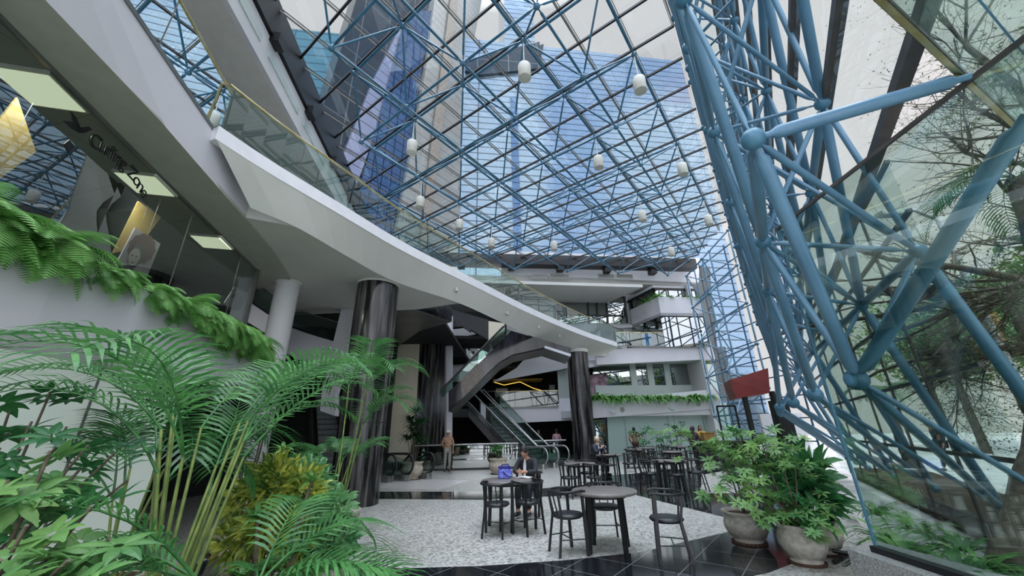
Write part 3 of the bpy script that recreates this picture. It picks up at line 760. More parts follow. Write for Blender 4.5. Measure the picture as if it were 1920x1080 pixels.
# level two storefront over the planter
W_ = setting('window_3', 'reflecting storefront above the far planter')
mb = MB(); bslab(mb, [(1112, 755), (1112, 678), (1330, 670), (1345, 735)], 23.6, 0.02); mb.build('glass_pane', 'dark_glass', W_)
mb = MB()
for px in (1188, 1220, 1252): a = bp(px, 700, 23.5); mb.prism([(a.x - .2, a.y), (a.x + .2, a.y + .05), (a.x + .2, a.y + .2), (a.x - .2, a.y + .15)], 2.75, 5.62)
a = bp(1318, 700, 23.5); mb.prism([(a.x - 1.3, a.y), (a.x + .9, a.y + .2), (a.x + .9, a.y + .4), (a.x - 1.3, a.y + .2)], 2.75, 5.62)
a, c = bp(1115, 715, 23.45), bp(1330, 706, 23.45)
mb.prism([(a.x, a.y), (c.x, c.y), (c.x, c.y + .1), (a.x, a.y + .1)], 3.6, 4.25)
mb.build('pier', 'frost', W_)
mb = MB()
a, c = bp(1115, 715, 23.42), bp(1330, 706, 23.42)
mb.build('transom', 'black', W_) if mb.v else None
mb = MB(); bslab(mb, [(1100, 760), (1100, 660), (1360, 650), (1380, 750)], 27.0, 0.1); struct('wall_back_middle', mb, 'greywall')
mb = MB(); mb.prism([BF(-14, 30)[:2], BF(16, 30)[:2], BF(16, 30.3)[:2], BF(-14, 30.3)[:2]], 5.5, 11.8); struct('wall_back_upper_inner', mb, 'greywall')
mb = MB(); mb.prism([BF(-6, 22.9)[:2], BF(15.2, 22.9)[:2], BF(15.2, 30)[:2], BF(-6, 30)[:2]], 11.0, 11.3); struct('ceiling_back_upper', mb, 'soffit')
# tall upper walls and ceiling slab of level three
mb = MB(); bslab(mb, [(950, 495), (950, 640), (1046, 640), (1046, 548), (1172, 556), (1178, 606), (1046, 606), (1046, 640), (1190, 640), (1190, 500)], 25.0, 0.15); struct('wall_back_upper', mb, 'white')
mb = MB(); bslab(mb, [(940, 470), (1312, 484), (1310, 530), (940, 514)], 22.55, 0.3); struct('wall_back_frieze', mb, 'white')
mb = MB(); a, c = bp(985, 512, 22.5), bp(1202, 530, 22.5)
a, c = Vector(BF(-1.0, 21.6)), bp(1204, 530, 21.6)
mb.prism([(a.x, a.y), (c.x, c.y), tuple(BF(10.2, 25)[:2]), tuple(BF(-1, 25)[:2])], 10.25, 10.45)
struct('ceiling_back', mb, 'soffit')
for k, (x0, x1) in enumerate(((996, 1026), (1030, 1068), (1121, 1152), (1155, 1187))):
    t = thing('air_vent', ['leftmost air grille on the high far wall', 'second air grille from the left on the high far wall', 'third air grille from the left on the high far wall', 'rightmost air grille on the high far wall'][k], 'vent', bp((x0 + x1) / 2, 518, 22.5), BA, 'air grilles on the far wall')
    w = (bp(x1, 518, 22.5) - bp(x0, 518, 22.5)).length
    mb = MB(); mb.box((0, 0, 0), (w, .05, .30)); mb.build('frame', 'soffit', t)
    mb = MB(); [mb.box((0, -.035, -.1 + .05 * q), (w * .92, .02, .012)) for q in range(5)]; mb.build('slat', 'clad', t)
W_ = setting('window_4', 'black framed upper window')
mb = MB(); bslab(mb, [(1045, 548), (1172, 556), (1178, 606), (1045, 606)], 24.9, 0.02); mb.build('glass_pane', 'dark_glass', W_)
mb = MB()
def pbar(mb, p, q, b, w=.1, h=.08): mb.bar(bp(p[0], p[1], b), bp(q[0], q[1], b), w, h)
for p, q in (((1045, 549), (1172, 557)), ((1045, 590), (1176, 592)), ((1102, 552), (1104, 606)), ((1118, 553), (1120, 590)), ((1137, 554), (1140, 606)), ((1171, 556), (1177, 606)), ((1047, 549), (1047, 606))): pbar(mb, p, q, 24.85)
mb.build('window_frame', 'black', W_)
# projecting corner bay with planters
C = bp(1237, 575, 21.7); Lb = bp(1184, 600, 24.6); Rb = bp(1317, 575, 21.7)
C, Lb, Rb = [Vector((p.x, p.y)) for p in (C, Lb, Rb)]
def zat(px, py, P, Q):              # height where the pixel meets the vertical plane through P,Q
    e = Q - P; return onplane(px, py, P, math.degrees(atan2(e.y, e.x))).z
zt, zb_ = zat(1237, 556, C, Rb), zat(1240, 592, C, Rb)
mb = MB(); mb.wall([tuple(Lb), tuple(C), tuple(Rb)], zb_, zt, 0.15)
Bk = [tuple(Lb), tuple(C), tuple(Rb), tuple(BF(14.5, 26)[:2]), tuple(BF(7, 26)[:2])]
mb.prism(Bk, zb_, zb_ + .2); struct('wall_bay', mb, 'fascia')
W_ = setting('window_5', 'glazed corner bay over the top planter')
ins = lambda P, d: P + Vector((0.02, d))
mb = MB()
for P, Q in ((Lb, C), (C, Rb)):
    for z0, z1, dd in ((zt, 10.35, .5), (6.4, zb_, .12)): mb.add([(P.x, P.y + dd, z0), (Q.x, Q.y + dd, z0), (Q.x, Q.y + dd, z1), (P.x, P.y + dd, z1)], [(0, 1, 2, 3)])
mb.build('glass_pane', 'dark_glass', W_)
mb = MB()
for P, Q in ((Lb, C), (C, Rb)):
    mb.bar((P.x, P.y + .5, 10.4), (Q.x, Q.y + .5, 10.4), .12, .14)
    for k in range(0, 4):
        q = P.lerp(Q, k / 3.0); mb.bar((q.x, q.y + .5, zt), (q.x, q.y + .5, 10.4), .07, .07)
mb.build('window_frame', 'black', W_)
mb = MB(); mb.prism([(Lb.x, Lb.y + .6), (C.x, C.y + .6), (Rb.x, Rb.y + .6), tuple(BF(14.5, 26)[:2]), tuple(BF(7, 26)[:2])], 10.45, 10.7); struct('ceiling_bay', mb, 'white')
mb = MB(); bslab(mb, [(1190, 500), (1190, 650), (1345, 650), (1330, 500)], 26.5, .1); struct('wall_bay_inner', mb, 'greywall')
mb = MB(); mb.wall([BF(14.75, 21.9)[:2], BF(14.75, 27)[:2]], 0, 10.7, -.2); struct('wall_back_return', mb, 'white')
# small guard on level three at the walkway's end
guard('glass_railing', [tuple(BF(9.3, 21.85)[:2]), tuple(bp(1249, 648, 21.85)[:2])], 6.42, .85, 'short glass guard at the far end of the white walkway, before the blue sign', 2)

# ---------------------------------------------------------------- middle: dark lobby, fascias
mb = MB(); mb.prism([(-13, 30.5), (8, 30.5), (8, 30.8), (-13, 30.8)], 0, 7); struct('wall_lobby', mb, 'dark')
mb = MB()
pxslab(mb, [(885, 762), (948, 766), (1048, 757), (1048, 747), (1068, 746), (1073, 788), (965, 793), (885, 790)], 24.5, 0.3)
struct('wall_lobby_fascia', mb, 'fascia')
mb = MB(); pxslab(mb, [(925, 716), (968, 690), (1000, 655), (1064, 650), (1066, 690)], 25.0, 0.3); struct('wall_lobby_upper', mb, 'fascia')
mb = MB(); mb.prism([(-9.8, 24.9), (6.0, 24.9), (6.0, 30.5), (-9.8, 30.5)], 2.55, 3.05); struct('floor_lobby_upper', mb, 'greywall')
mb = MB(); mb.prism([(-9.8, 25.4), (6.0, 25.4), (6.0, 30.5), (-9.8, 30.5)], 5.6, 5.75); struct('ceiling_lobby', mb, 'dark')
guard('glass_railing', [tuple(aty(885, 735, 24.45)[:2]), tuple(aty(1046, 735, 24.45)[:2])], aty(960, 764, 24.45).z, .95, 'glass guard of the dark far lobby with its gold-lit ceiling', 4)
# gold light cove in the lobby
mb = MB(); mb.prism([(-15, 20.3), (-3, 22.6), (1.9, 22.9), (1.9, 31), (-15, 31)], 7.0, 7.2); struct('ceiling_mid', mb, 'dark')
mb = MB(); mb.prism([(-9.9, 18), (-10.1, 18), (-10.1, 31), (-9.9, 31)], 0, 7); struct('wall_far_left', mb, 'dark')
t = thing('cove_light', 'gold glowing zigzag cove light under the dark lobby ceiling', 'light', aty(975, 722, 27.0))
mb = MB(); o_ = wpos(t)
pp = [aty(925, 716, 27), aty(945, 722, 27), aty(975, 716, 27), aty(1000, 728, 27), aty(1018, 733, 27)]
for a, b in zip(pp[:-1], pp[1:]): mb.bar(a, b, .07, .04)
mb.build('light_strip', emit('warm_cove_glow', '#f2c65a', 1.1), t, world=True)
mb = MB(); mb.prism([(pp[0].x, 26.9), (pp[-1].x, 26.9), (pp[-1].x, 28.6), (pp[0].x, 28.6)], pp[0].z + .1, pp[0].z + .16); mb.build('cove_board', 'ochre', t, world=True)
# tall lobby doors in pale and wood tones
for k, (x0, x1, y0, y1, m_, lb) in enumerate(((930, 952, 728, 768, 'frost', 'pale glazed lobby door leaf under the left end of the gold cove light'), (958, 976, 728, 768, 'greywall', 'grey lobby door leaf right of the pale one'), (1032, 1040, 722, 768, 'paper', 'narrow white notice board by the dark lobby opening'))):
    a, b = aty(x0, y1, 29), aty(x1, y0, 29); a.z = 3.05; mb = MB(); mb.box(((a.x + b.x) / 2, 29, (a.z + b.z) / 2), (b.x - a.x, .08, abs(b.z - a.z)))
    mb.box(((a.x + b.x) / 2 + .3 * (b.x - a.x), 28.93, (a.z + b.z) / 2), (.04, .06, .4))
    solo(['door_leaf', 'door_leaf', 'notice_board'][k], mb, m_, lb, ['door', 'door', 'board'][k])
# pale pier with glass left of the second column
mb = MB(); pxslab(mb, [(1048, 757), (1045, 694), (1066, 690), (1068, 748)], 25.6, .1); struct('wall_lobby_pier', mb, 'frost')

# ---------------------------------------------------------------- columns
def column(x, y, r, z1, label, mat='marble'):
    t = thing('marble_column' if mat == 'marble' else 'round_column', label, 'column', (x, y, 0))
    m_ = MB(); m_.lathe([(r, 0), (r, z1 - .06)], n=40); m_.build('shaft', mat, t)
    m_ = MB(); m_.lathe([(r + .02, z1 - .07), (r + .03, z1 - .05), (r + .03, z1 + .12)], n=40); m_.build('collar', 'soffit', t)
    if mat == 'marble':
        m_ = MB()
        for z in (1.9, 3.85): m_.lathe([(r + .004, z), (r + .004, z + .018)], n=40)
        m_.build('joint_ring', 'black', t)
    return t
c = atz(702, 530, 5.8); column(c.x, c.y + .35, 0.60, 5.86, 'thick streaked black marble column carrying the walkway, nearer one behind the palm')
c = atz(1082, 664, 5.8); column(c.x - .05, c.y - .3, 0.60, 5.86, 'streaked black marble column farther back, beside the cafe tables')
c = aty(541, 530, 10.2); column(c.x, 10.2, .31, 5.85, 'plain white round column behind the palms at left', 'white')

# ---------------------------------------------------------------- left rear galleries
mb = MB()
pxslab(mb, [(468, 566), (522, 600), (516, 636), (450, 595)], 10.6, .25)
pxslab(mb, [(530, 612), (626, 640), (617, 702), (520, 655)], 13.0, .3)
pxslab(mb, [(605, 720), (625, 640), (642, 570), (662, 580), (650, 660), (628, 740), (628, 780), (600, 770)], 12.8, .3)
struct('wall_gallery_fascia', mb, 'fascia')
mb = MB(); a, b = aty(530, 655, 13.2), aty(617, 702, 13.2); mb.prism([(a.x - 2.5, 13.3), (b.x, 13.3), (b.x - .5, 18), (a.x - 3, 18)], b.z, b.z + .4); struct('ceiling_gallery_lower', mb, 'clad')
def flat_guard(pts, Y, label):
    t = thing('glass_railing', label, 'railing', aty(pts[0][0], pts[0][1], Y))
    g = MB(); g.slab([aty(px, py, Y) for px, py in pts], (0, .015, 0)); g.build('glass_panel', 'rail_glass', t, world=True)
    g = MB(); g.tube([aty(*pts[0], Y), aty(*pts[1], Y)], .022, 6); g.build('handrail', 'chrome', t, world=True)
    g = MB(); g.bar(aty(*pts[3], Y), aty(*pts[2], Y), .03, .06); g.build('shoe_channel', 'black', t, world=True)
flat_guard([(480, 530), (530, 570), (522, 600), (468, 564)], 10.6, 'glass guard just left of the white round column')
flat_guard([(552, 580), (636, 605), (630, 640), (545, 612)], 13.0, 'glass guard between the white round column and the black marble column')
flat_guard([(485, 688), (502, 692), (496, 722), (482, 716)], 9.4, 'small low glass guard at the foot of the fern planter end')
# dark sloping bulkhead and ceiling between the columns
mb = MB(); pxslab(mb, [(568, 552), (600, 524), (622, 552), (604, 573)], 12.5, .8); struct('ceiling_bulkhead', mb, 'clad')
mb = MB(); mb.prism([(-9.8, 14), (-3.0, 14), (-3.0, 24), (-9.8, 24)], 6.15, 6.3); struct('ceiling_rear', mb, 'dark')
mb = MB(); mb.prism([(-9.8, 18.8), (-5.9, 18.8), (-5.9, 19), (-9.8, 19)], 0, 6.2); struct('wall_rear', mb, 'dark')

# ---------------------------------------------------------------- stone and marble elevator core, dark landing box
mb = MB(); pxslab(mb, [(713, 866), (718, 800), (729, 671), (755, 640), (788, 617), (778, 800), (774, 866)], 20.0, .5)
struct('wall_core_stone', mb, 'beige')
mb = MB(); pxslab(mb, [(775, 866), (779, 800), (789, 610), (834, 598), (834, 866)], 20.1, .7); struct('wall_core_marble', mb, 'marble')
mb = MB(); pxslab(mb, [(836, 862), (835, 596), (848, 592), (846, 862)], 20.6, .3); struct('wall_core_pale', mb, 'fascia')
mb = MB()
q = [atz(738, 568, 6.0), atz(846, 604, 6.0), atz(788, 620, 6.0), atz(752, 645, 6.0), atz(728, 660, 6.0)]
mb.slab(q, (0, 0, .04)); struct('ceiling_core', mb, 'clad')
mb = MB(); d = (q[1] - q[0]).normalized(); mb.bar(q[0] + Vector((0, 0, .34)) - d * .3, q[1] + Vector((0, 0, .34)), .06, .62)
mb.bar(q[1] + Vector((0, 0, .34)), q[2] + Vector((0, 0, .34)), .06, .62)
struct('wall_core_band', mb, M('polished_black_cladding', '#1b1a1e', '#2d2b30', .12, scale=2))
mb = MB()
pxslab(mb, [(845, 636), (900, 625), (920, 650), (905, 682), (845, 684)], 24.0, .05); W_ = setting('window_6', 'reflecting shop window beyond the escalator'); mb.build('glass_pane', 'dark_glass', W_)
mb = MB(); pxslab(mb, [(830, 610), (850, 596), (876, 602), (918, 640), (925, 655), (905, 700), (905, 716), (830, 716), (830, 705)], 24.3, .1); struct('wall_rear_white', mb, 'white')
mb = MB(); pxslab(mb, [(847, 580), (882, 590), (882, 622), (868, 612), (848, 614)], 21.5, .4); pxslab(mb, [(882, 590), (916, 600), (916, 636), (882, 618)], 21.5, .4); struct('wall_rear_black', mb, 'black')
mb = MB(); pxslab(mb, [(916, 602), (945, 606), (947, 618), (916, 640)], 21.5, .4); struct('wall_rear_stone', mb, 'beige')

# ---------------------------------------------------------------- escalators
def newel_rail(path_dir, base, H=.95, L=2.0, down=0.0):
    """handrail loop points: rounded newel at base, running along path_dir"""
    d = Vector((path_dir[0], path_dir[1], 0)).normalized(); P = Vector((base[0], base[1], 0)); pts = []
    for k in range(9):
        a = -pi * .55 + pi * 1.05 * k / 8; pts.append(P - d * (.30 * cos(a)) + d * .30 + Vector((0, 0, H - .38 + .36 * sin(a))))
    return pts, d
def balustrade(root, base, direc, L, rise, mat_rail='black', flat=.9, H=.95):
    pts, d = newel_rail(direc, base, H)
    top = [pts[-1] + d * flat, pts[-1] + d * (flat + L) + Vector((0, 0, rise)), pts[-1] + d * (flat + L + .8) + Vector((0, 0, rise))]
    m_ = MB(); m_.tube(pts + top, .042, 8); m_.build('handrail', mat_rail, root, world=True)
    P = Vector((base[0], base[1], 0)); n_ = Vector((-d.y, d.x, 0)) * .012
    low = [P + d * .12 + Vector((0, 0, .2)), P + d * (.3 + flat) + Vector((0, 0, .2)), P + d * (.3 + flat + L) + Vector((0, 0, .2 + rise)), P + d * (1.1 + flat + L) + Vector((0, 0, .2 + rise))]
    hi = [P + d * .05 + Vector((0, 0, H - .3)), P + d * (.3 + flat) + Vector((0, 0, H - .05)), P + d * (.3 + flat + L) + Vector((0, 0, H - .05 + rise)), P + d * (1.1 + flat + L) + Vector((0, 0, H - .05 + rise))]
    m_ = MB(); m_.strip(low, hi); m_.build('glass_balustrade', 'rail_glass', root, world=True)
    m_ = MB()
    for a, b in zip(low[:-1], low[1:]): m_.bar(a - Vector((0, 0, .08)), b - Vector((0, 0, .08)), .09, .2)
    m_.build('skirt_panel', 'chrome', root, world=True)
    m_ = MB(); m_.box(P + d * .22 + Vector((0, 0, .11)), (.16, .12, .22)); m_.build('newel_foot', 'chrome', root, world=True)
def escalator(base, top, rise, width, label, rails='black'):
    b2, t2 = Vector(base), Vector(top); d = (t2 - b2); L = d.length - 2.0; d.normalize(); n_ = Vector((-d.y, d.x)) * width / 2
    t = thing('escalator', label, 'escalator', (b2.x, b2.y, 0))
    for s in (-1, 1): balustrade(t, b2 + n_ * s, d, L, rise, rails)
    m_ = MB(); st_ = max(6, int(abs(rise) / .2)); d3 = Vector((d.x, d.y, 0)); P = Vector((b2.x, b2.y, 0))
    for k in range(st_):
        c = P + d3 * (1.2 + L * (k + .5) / st_) + Vector((0, 0, rise * (k + .5) / st_)); m_.box(c, (L / st_ * 1.02, width * .86, .22), atan2(d.y, d.x))
    m_.build('steps', M('ribbed_steel_steps', '#4a4d4d', '#686b6a', .5, metal=.5, scale=20), t, world=True)
    m_ = MB(); n3 = Vector((n_.x, n_.y, 0)); a = P + d3 * 1.0; b = P + d3 * (1.2 + L) + Vector((0, 0, rise))
    dn = Vector((0, 0, -.55)); m_.slab([a + n3, b + n3, b + dn + n3, a + d3 * .8 + dn * .2 + n3], -n3 * 2); m_.build('truss_casing', 'clad', t, world=True)
    return t
escalator((1.75, 19.1), (-2.9, 22.6), 3.0, .95, 'right-hand escalator rising away to the second level, beside the far marble column', 'chrome')
escalator((2.35, 19.9), (-2.1, 23.4), 3.0, .95, 'escalator just behind the right-hand one, rising the same way', 'chrome')
escalator((-5.3, 12.6), (-9.0, 17.9), 3.4, 1.0, 'left-hand escalator behind the palms, coming down beside the black marble column')
t = thing('escalator', 'pair of descending escalators whose black rounded handrails end before the beige stone wall', 'escalator', (-4.0, 15.6, 0))
for b_ in ((733, 905), (765, 903), (806, 899)):
    p = atz(b_[0], b_[1], 0); balustrade(t, (p.x + .15, p.y), (-0.93, .36), .9, -.75, 'black', flat=.75)
# marble sided escalator with the silver soffit, up to the third level
t = thing('escalator', 'marble-sided escalator with silver underside climbing to the walkway', 'escalator', aty(841, 791, 17.5))
m_ = MB(); YE = 17.5
pxslab(m_, [(841, 772), (841, 734), (862, 716), (935, 645), (935, 681)], YE, .12); pxslab(m_, [(935, 681), (935, 645), (958, 620), (1070, 652), (1070, 668), (1021, 653), (961, 666)], YE, .12)
m_.build('side_cladding', M('dark_marble_cladding', '#121115', '#34323a', .12, scale=2.5, detail=5, stretch=(2, 2, .3)), t, world=True)
m_ = MB(); pxslab(m_, [(866, 748), (864, 714), (903, 676), (905, 709)], YE - .03, .03); m_.build('stone_panel', M('brown_stone_panel', '#5d564d', '#766e63', .5, scale=14), t, world=True)
m_ = MB(); E_ = [aty(px, py, YE) for px, py in ((841, 772), (935, 681), (961, 666), (1021, 653), (1070, 669))]
for a, b in zip(E_[:-1], E_[1:]): m_.slab([a, b, b + Vector((0, 2.0, 0)), a + Vector((0, 2.0, 0))], (0, 0, .03))
m_.build('soffit_panel', 'clad', t, world=True)
m_ = MB(); m_.bar(E_[3] + Vector((0, -.03, .06)), E_[4] + Vector((0, -.03, .06)), .05, .12); m_.build('edge_strip', 'fascia', t, world=True)
m_ = MB(); m_.slab([aty(px, py, YE) for px, py in ((829, 746), (826, 734), (944, 614), (958, 620))], (0, .015, 0)); m_.build('glass_balustrade', 'rail_glass', t, world=True)
m_ = MB(); m_.tube([aty(px, py, YE) for px, py in ((826, 738), (827, 732), (944, 612), (948, 612))], .05, 8); m_.build('handrail', 'black', t, world=True)

# rails round the escalator well
def post_rail(p, q, z, label, H=1.05, n=4, glassy=True):
    t = thing('guard_rail', label, 'railing', (p[0], p[1], 0))
    m_ = MB(); m_.tube([(p[0], p[1], z), (q[0], q[1], z)], .045, 8); m_.build('top_rail', 'chrome', t, world=True)
    if glassy: m_ = MB(); m_.strip([(p[0], p[1], .08), (q[0], q[1], .08)], [(p[0], p[1], z - .05), (q[0], q[1], z - .05)]); m_.build('glass_panel', 'dark_glass', t, world=True)
    m_ = MB(); m_.bar((p[0], p[1], .04), (q[0], q[1], .04), .06, .08); m_.build('bottom_rail', 'black', t, world=True)
a, b = atz(742, 840, 1.1), atz(968, 836, 1.1)
post_rail((a.x-.1, 19.3), (b.x+.1, 19.7), 1.1, 'steel-topped guard rail where the man in the cap stands')
a, b = atz(985, 832, 1.1), atz(1068, 829, 1.1)
post_rail((a.x+.2, 24.2), (b.x+.4, 24.3), 1.1, 'short steel-topped guard rail by the far marble column')
# ================================================================== OUTSIDE: TOWER, STREET, TREES
def mat_facade(name, base, line, pitch, metal=.55, rough=.06, lw=.07, vert=0, deg=7.5, tilt=0.0):
    m, nn, ll, b = newmat(name)
    tc = nn.new('ShaderNodeTexCoord'); mp = nn.new('ShaderNodeMapping'); mp.vector_type = 'POINT'
    mp.inputs['Rotation'].default_value = (0, 0, -radians(deg)); ll.new(tc.outputs['Object'], mp.inputs[0])
    sp = nn.new('ShaderNodeSeparateXYZ'); ll.new(mp.outputs[0], sp.inputs[0])
    cb = nn.new('ShaderNodeCombineXYZ'); ll.new(sp.outputs['X'], cb.inputs['X']); ll.new(sp.outputs['Z'], cb.inputs['Y'])
    br = nn.new('ShaderNodeTexBrick'); br.offset = 0; br.inputs['Scale'].default_value = 1; br.inputs['Brick Width'].default_value = vert or 500; br.inputs['Row Height'].default_value = pitch
    br.inputs['Mortar Size'].default_value = lw; br.inputs['Mortar Smooth'].default_value = 0; br.inputs['Color1'].default_value = rgb(base); br.inputs['Color2'].default_value = rgb(base); br.inputs['Mortar'].default_value = rgb(line)
    ll.new(cb.outputs[0], br.inputs['Vector']); ll.new(br.outputs['Color'], b.inputs['Base Color'])
    b.inputs['Metallic'].default_value = metal; b.inputs['Roughness'].default_value = rough
    n2 = nn.new('ShaderNodeTexNoise'); n2.inputs['Scale'].default_value = .5; n2.inputs['Detail'].default_value = 2; ll.new(tc.outputs['Object'], n2.inputs['Vector'])
    bu = nn.new('ShaderNodeBump'); bu.inputs['Strength'].default_value = .25; bu.inputs['Distance'].default_value = .12; ll.new(n2.outputs['Fac'], bu.inputs['Height']); ll.new(bu.outputs[0], b.inputs['Normal'])
    return m
MT['fac_main'] = mat_facade('blue_panel_facade', '#7f93a3', '#3f4b57', .98)
MT['fac_pier'] = mat_facade('pale_panel_facade', '#93938c', '#6a6c6c', 1.25, .25, .3, .05, deg=52.5)
MT['fac_lav'] = mat_facade('pale_blue_panel_facade', '#858ba2', '#484c5c', 1.3, .4, .12, .05, deg=52.5)
MT['fac_mir'] = mat_facade('mirror_blue_facade', '#4a6486', '#1d2f45', 1.0, .7, .08, .06, 1.0, deg=52.5)
MT['fac_dark'] = mat_facade('dark_glass_facade', '#24303a', '#5a6266', 4.2, .5, .1, .05, 3.0, deg=52.5)
MT['fac_teal'] = mat_facade('teal_panel_facade', '#3f6c76', '#1d3f49', 1.1, .2, .12, .07, deg=7.5)
TB = BF(0, 38)[:2]
T = thing('office_tower', 'tall blue panelled office tower rising beyond the glass roof', 'building', (TB[0], TB[1] + 8, 0))
def px_poly(pts, P, deg): return [onplane(px, py, P, deg) for px, py in pts]
def solid(pts, P, deg, dep, nm, mt, base=True):
    n_ = Vector((-sin(radians(deg)), cos(radians(deg)), 0)) * dep
    m_ = MB(); m_.slab(px_poly(pts, P, deg), n_); o = m_.build(nm, mt, T, world=True); return o
q = BF
m_ = MB(); m_.prism([q(-1, 38)[:2], q(32.0, 38)[:2], q(32.0, 50)[:2], q(-1, 50)[:2]], 0, 54.6); m_.build('main_block', 'fac_main', T, world=True)
m_ = MB(); m_.prism([q(4.8, 39)[:2], q(9.4, 39)[:2], q(9.4, 48)[:2], q(4.8, 48)[:2]], 54.6, 80); m_.build('lift_shaft', 'fac_main', T, world=True)
solid([(872, 132), (1020, 82), (1010, 128), (900, 140)], q(0, 37.6), 7.5, .4, 'dark_louvre', 'fac_dark')
solid([(872, 135), (872, 112), (1012, 78), (1012, 130)], q(0, 37.7), 7.5, .2, 'dark_louvre', 'fac_dark')
m_ = MB(); m_.prism([q(5.3, 37.75)[:2], q(6.2, 37.75)[:2], q(6.2, 38)[:2], q(5.3, 38)[:2]], 0, 44); m_.build('glass_strip', 'fac_mir', T, world=True)
QA = onplane(866, 250, TB, 7.5)
solid([(738, 460), (768, 300), (800, 120), (822, -60), (915, -60), (880, 120), (866, 300), (858, 460)], QA, 52.5, 3, 'stone_pier', 'fac_pier')
QS = (QA.x + .12, QA.y - .16)
solid([(788, 460), (812, 250), (848, -20), (862, -20), (828, 250), (802, 460)], (QA.x + .25, QA.y - .25), 52.5, .2, 'brown_strip', M('brown_facade_strip', '#7d7468', '#8e8578', .5))
solid([(640, 460), (705, 250), (752, 60), (770, 20), (815, 20), (792, 120), (765, 300), (738, 460)], (QA.x - .3, QA.y + .3), 52.5, 2.5, 'mirror_bay', 'fac_mir')
solid([(560, 460), (640, 300), (700, 150), (752, 50), (735, 150), (700, 260), (650, 400), (640, 460)], (QA.x - .5, QA.y + .45), 52.5, 2.5, 'pale_bay', 'fac_lav')
solid([(585, 380), (590, 250), (640, 90), (680, -40), (860, -40), (815, 40), (752, 52), (700, 150), (655, 290), (640, 380)], (QA.x - .8, QA.y + .8), 52.5, 2, 'dark_bay', 'fac_dark')
B2 = thing('office_tower', 'lower teal glazed block at the left edge beyond the roof, beside the dark tower face', 'building', (-24, 40, 0))
m_ = MB(); pl = onplane(530, 52, BF(0, 30)[:2], 7.5); pr = onplane(690, 52, BF(0, 30)[:2], 7.5)
m_.prism([pl[:2], pr[:2], (pr.x, pr.y + 8), (pl.x, pl.y + 8)], 0, pl.z); m_.build('main_block', 'fac_teal', B2, world=True)

# ground outside
mb = MB(); mb.prism([(-60, -30), (90, -30), (90, 90), (-60, 90)], -0.5, -0.26); struct('ground', mb, M('pale_concrete_paving', '#9b9a97', '#b5b4b0', .85, scale=.8))
a, b, c, d = WF(-8, 3.8), WF(60, 3.8), WF(60, 10), WF(-8, 10)
mb = MB(); mb.prism([a[:2], b[:2], c[:2], d[:2]], -0.27, 0.02); struct('ground_pavement', mb, M('light_pavement', '#b9b7b4', '#cbc9c6', .8, scale=1.5))
a, b, c, d = WF(-8, 10), WF(60, 10), WF(60, 22), WF(-8, 22)
mb = MB(); mb.prism([a[:2], b[:2], c[:2], d[:2]], -0.27, -0.08); struct('ground_street', mb, M('pale_asphalt', '#8f8f90', '#a1a1a1', .85, scale=2))
mb = MB(); mb.prism([(4.52, .6), (4.52, 3.4), (4.35, 5.4), WF(7.6, 2.5)[:2], WF(20, 1.9)[:2], WF(20, 3.75)[:2], WF(2, 3.75)[:2]], -0.27, .118); solo('planting_bed', mb, 'soil', 'dark soil of the planting bed between the glass wall and the street', 'soil', kind='stuff')
# buildings across the street
def block(t0, t1, n0, dep, h, mt, label, wins, awn=None):
    t = thing('shop_building', label, 'building', WF((t0 + t1) / 2, n0, 0))
    m_ = MB(); m_.prism([WF(t0, n0)[:2], WF(t1, n0)[:2], WF(t1, n0 + dep)[:2], WF(t0, n0 + dep)[:2]], -.2, h); m_.build('wall', mt, t, world=True)
    k = 0
    for z in np.arange(3.9, h - 1.2, 2.9):
        for s in np.arange(t0 + .8, t1 - 1.6, 2.2):
            m_ = MB(); m_.prism([WF(s, n0 - .06)[:2], WF(s + 1.3, n0 - .06)[:2], WF(s + 1.3, n0)[:2], WF(s, n0)[:2]], z, z + 1.5); m_.build('window', 'dark_glass_solid', t, world=True)
    m_ = MB(); m_.prism([WF(t0 + .5, n0 - .08)[:2], WF(t1 - .5, n0 - .08)[:2], WF(t1 - .5, n0)[:2], WF(t0 + .5, n0)[:2]], 0, 2.6); m_.build('shopfront', wins, t, world=True)
    if awn:
        m_ = MB(); m_.slab([WF(t0 + .3, n0, 3.5), WF(t1 - .3, n0, 3.5), WF(t1 - .3, n0 - 1.6, 2.9), WF(t0 + .3, n0 - 1.6, 2.9)], (0, 0, .1)); m_.build('awning', awn, t, world=True)
MT['dark_glass_solid'] = M('dark_window', '#2a3236', '#3a4448', .1)
MT['yellow'] = M('yellow_shop_paint', '#b08a3a', '#c49c4c', .6)
MT['awning'] = M('blue_grey_awning', '#3f5f7c', '#4a6c8a', .7)
block(4, 13, 23, 8, 9, 'white', 'pale building across the street with a blue awning over a yellow shopfront', 'yellow', 'awning')
block(14, 26, 23.5, 8, 12, 'beige', 'tall beige building across the street behind the trees', 'dark_glass_solid')
block(28, 44, 24, 8, 10, 'clad', 'grey building farthest along the street', 'dark_glass_solid')

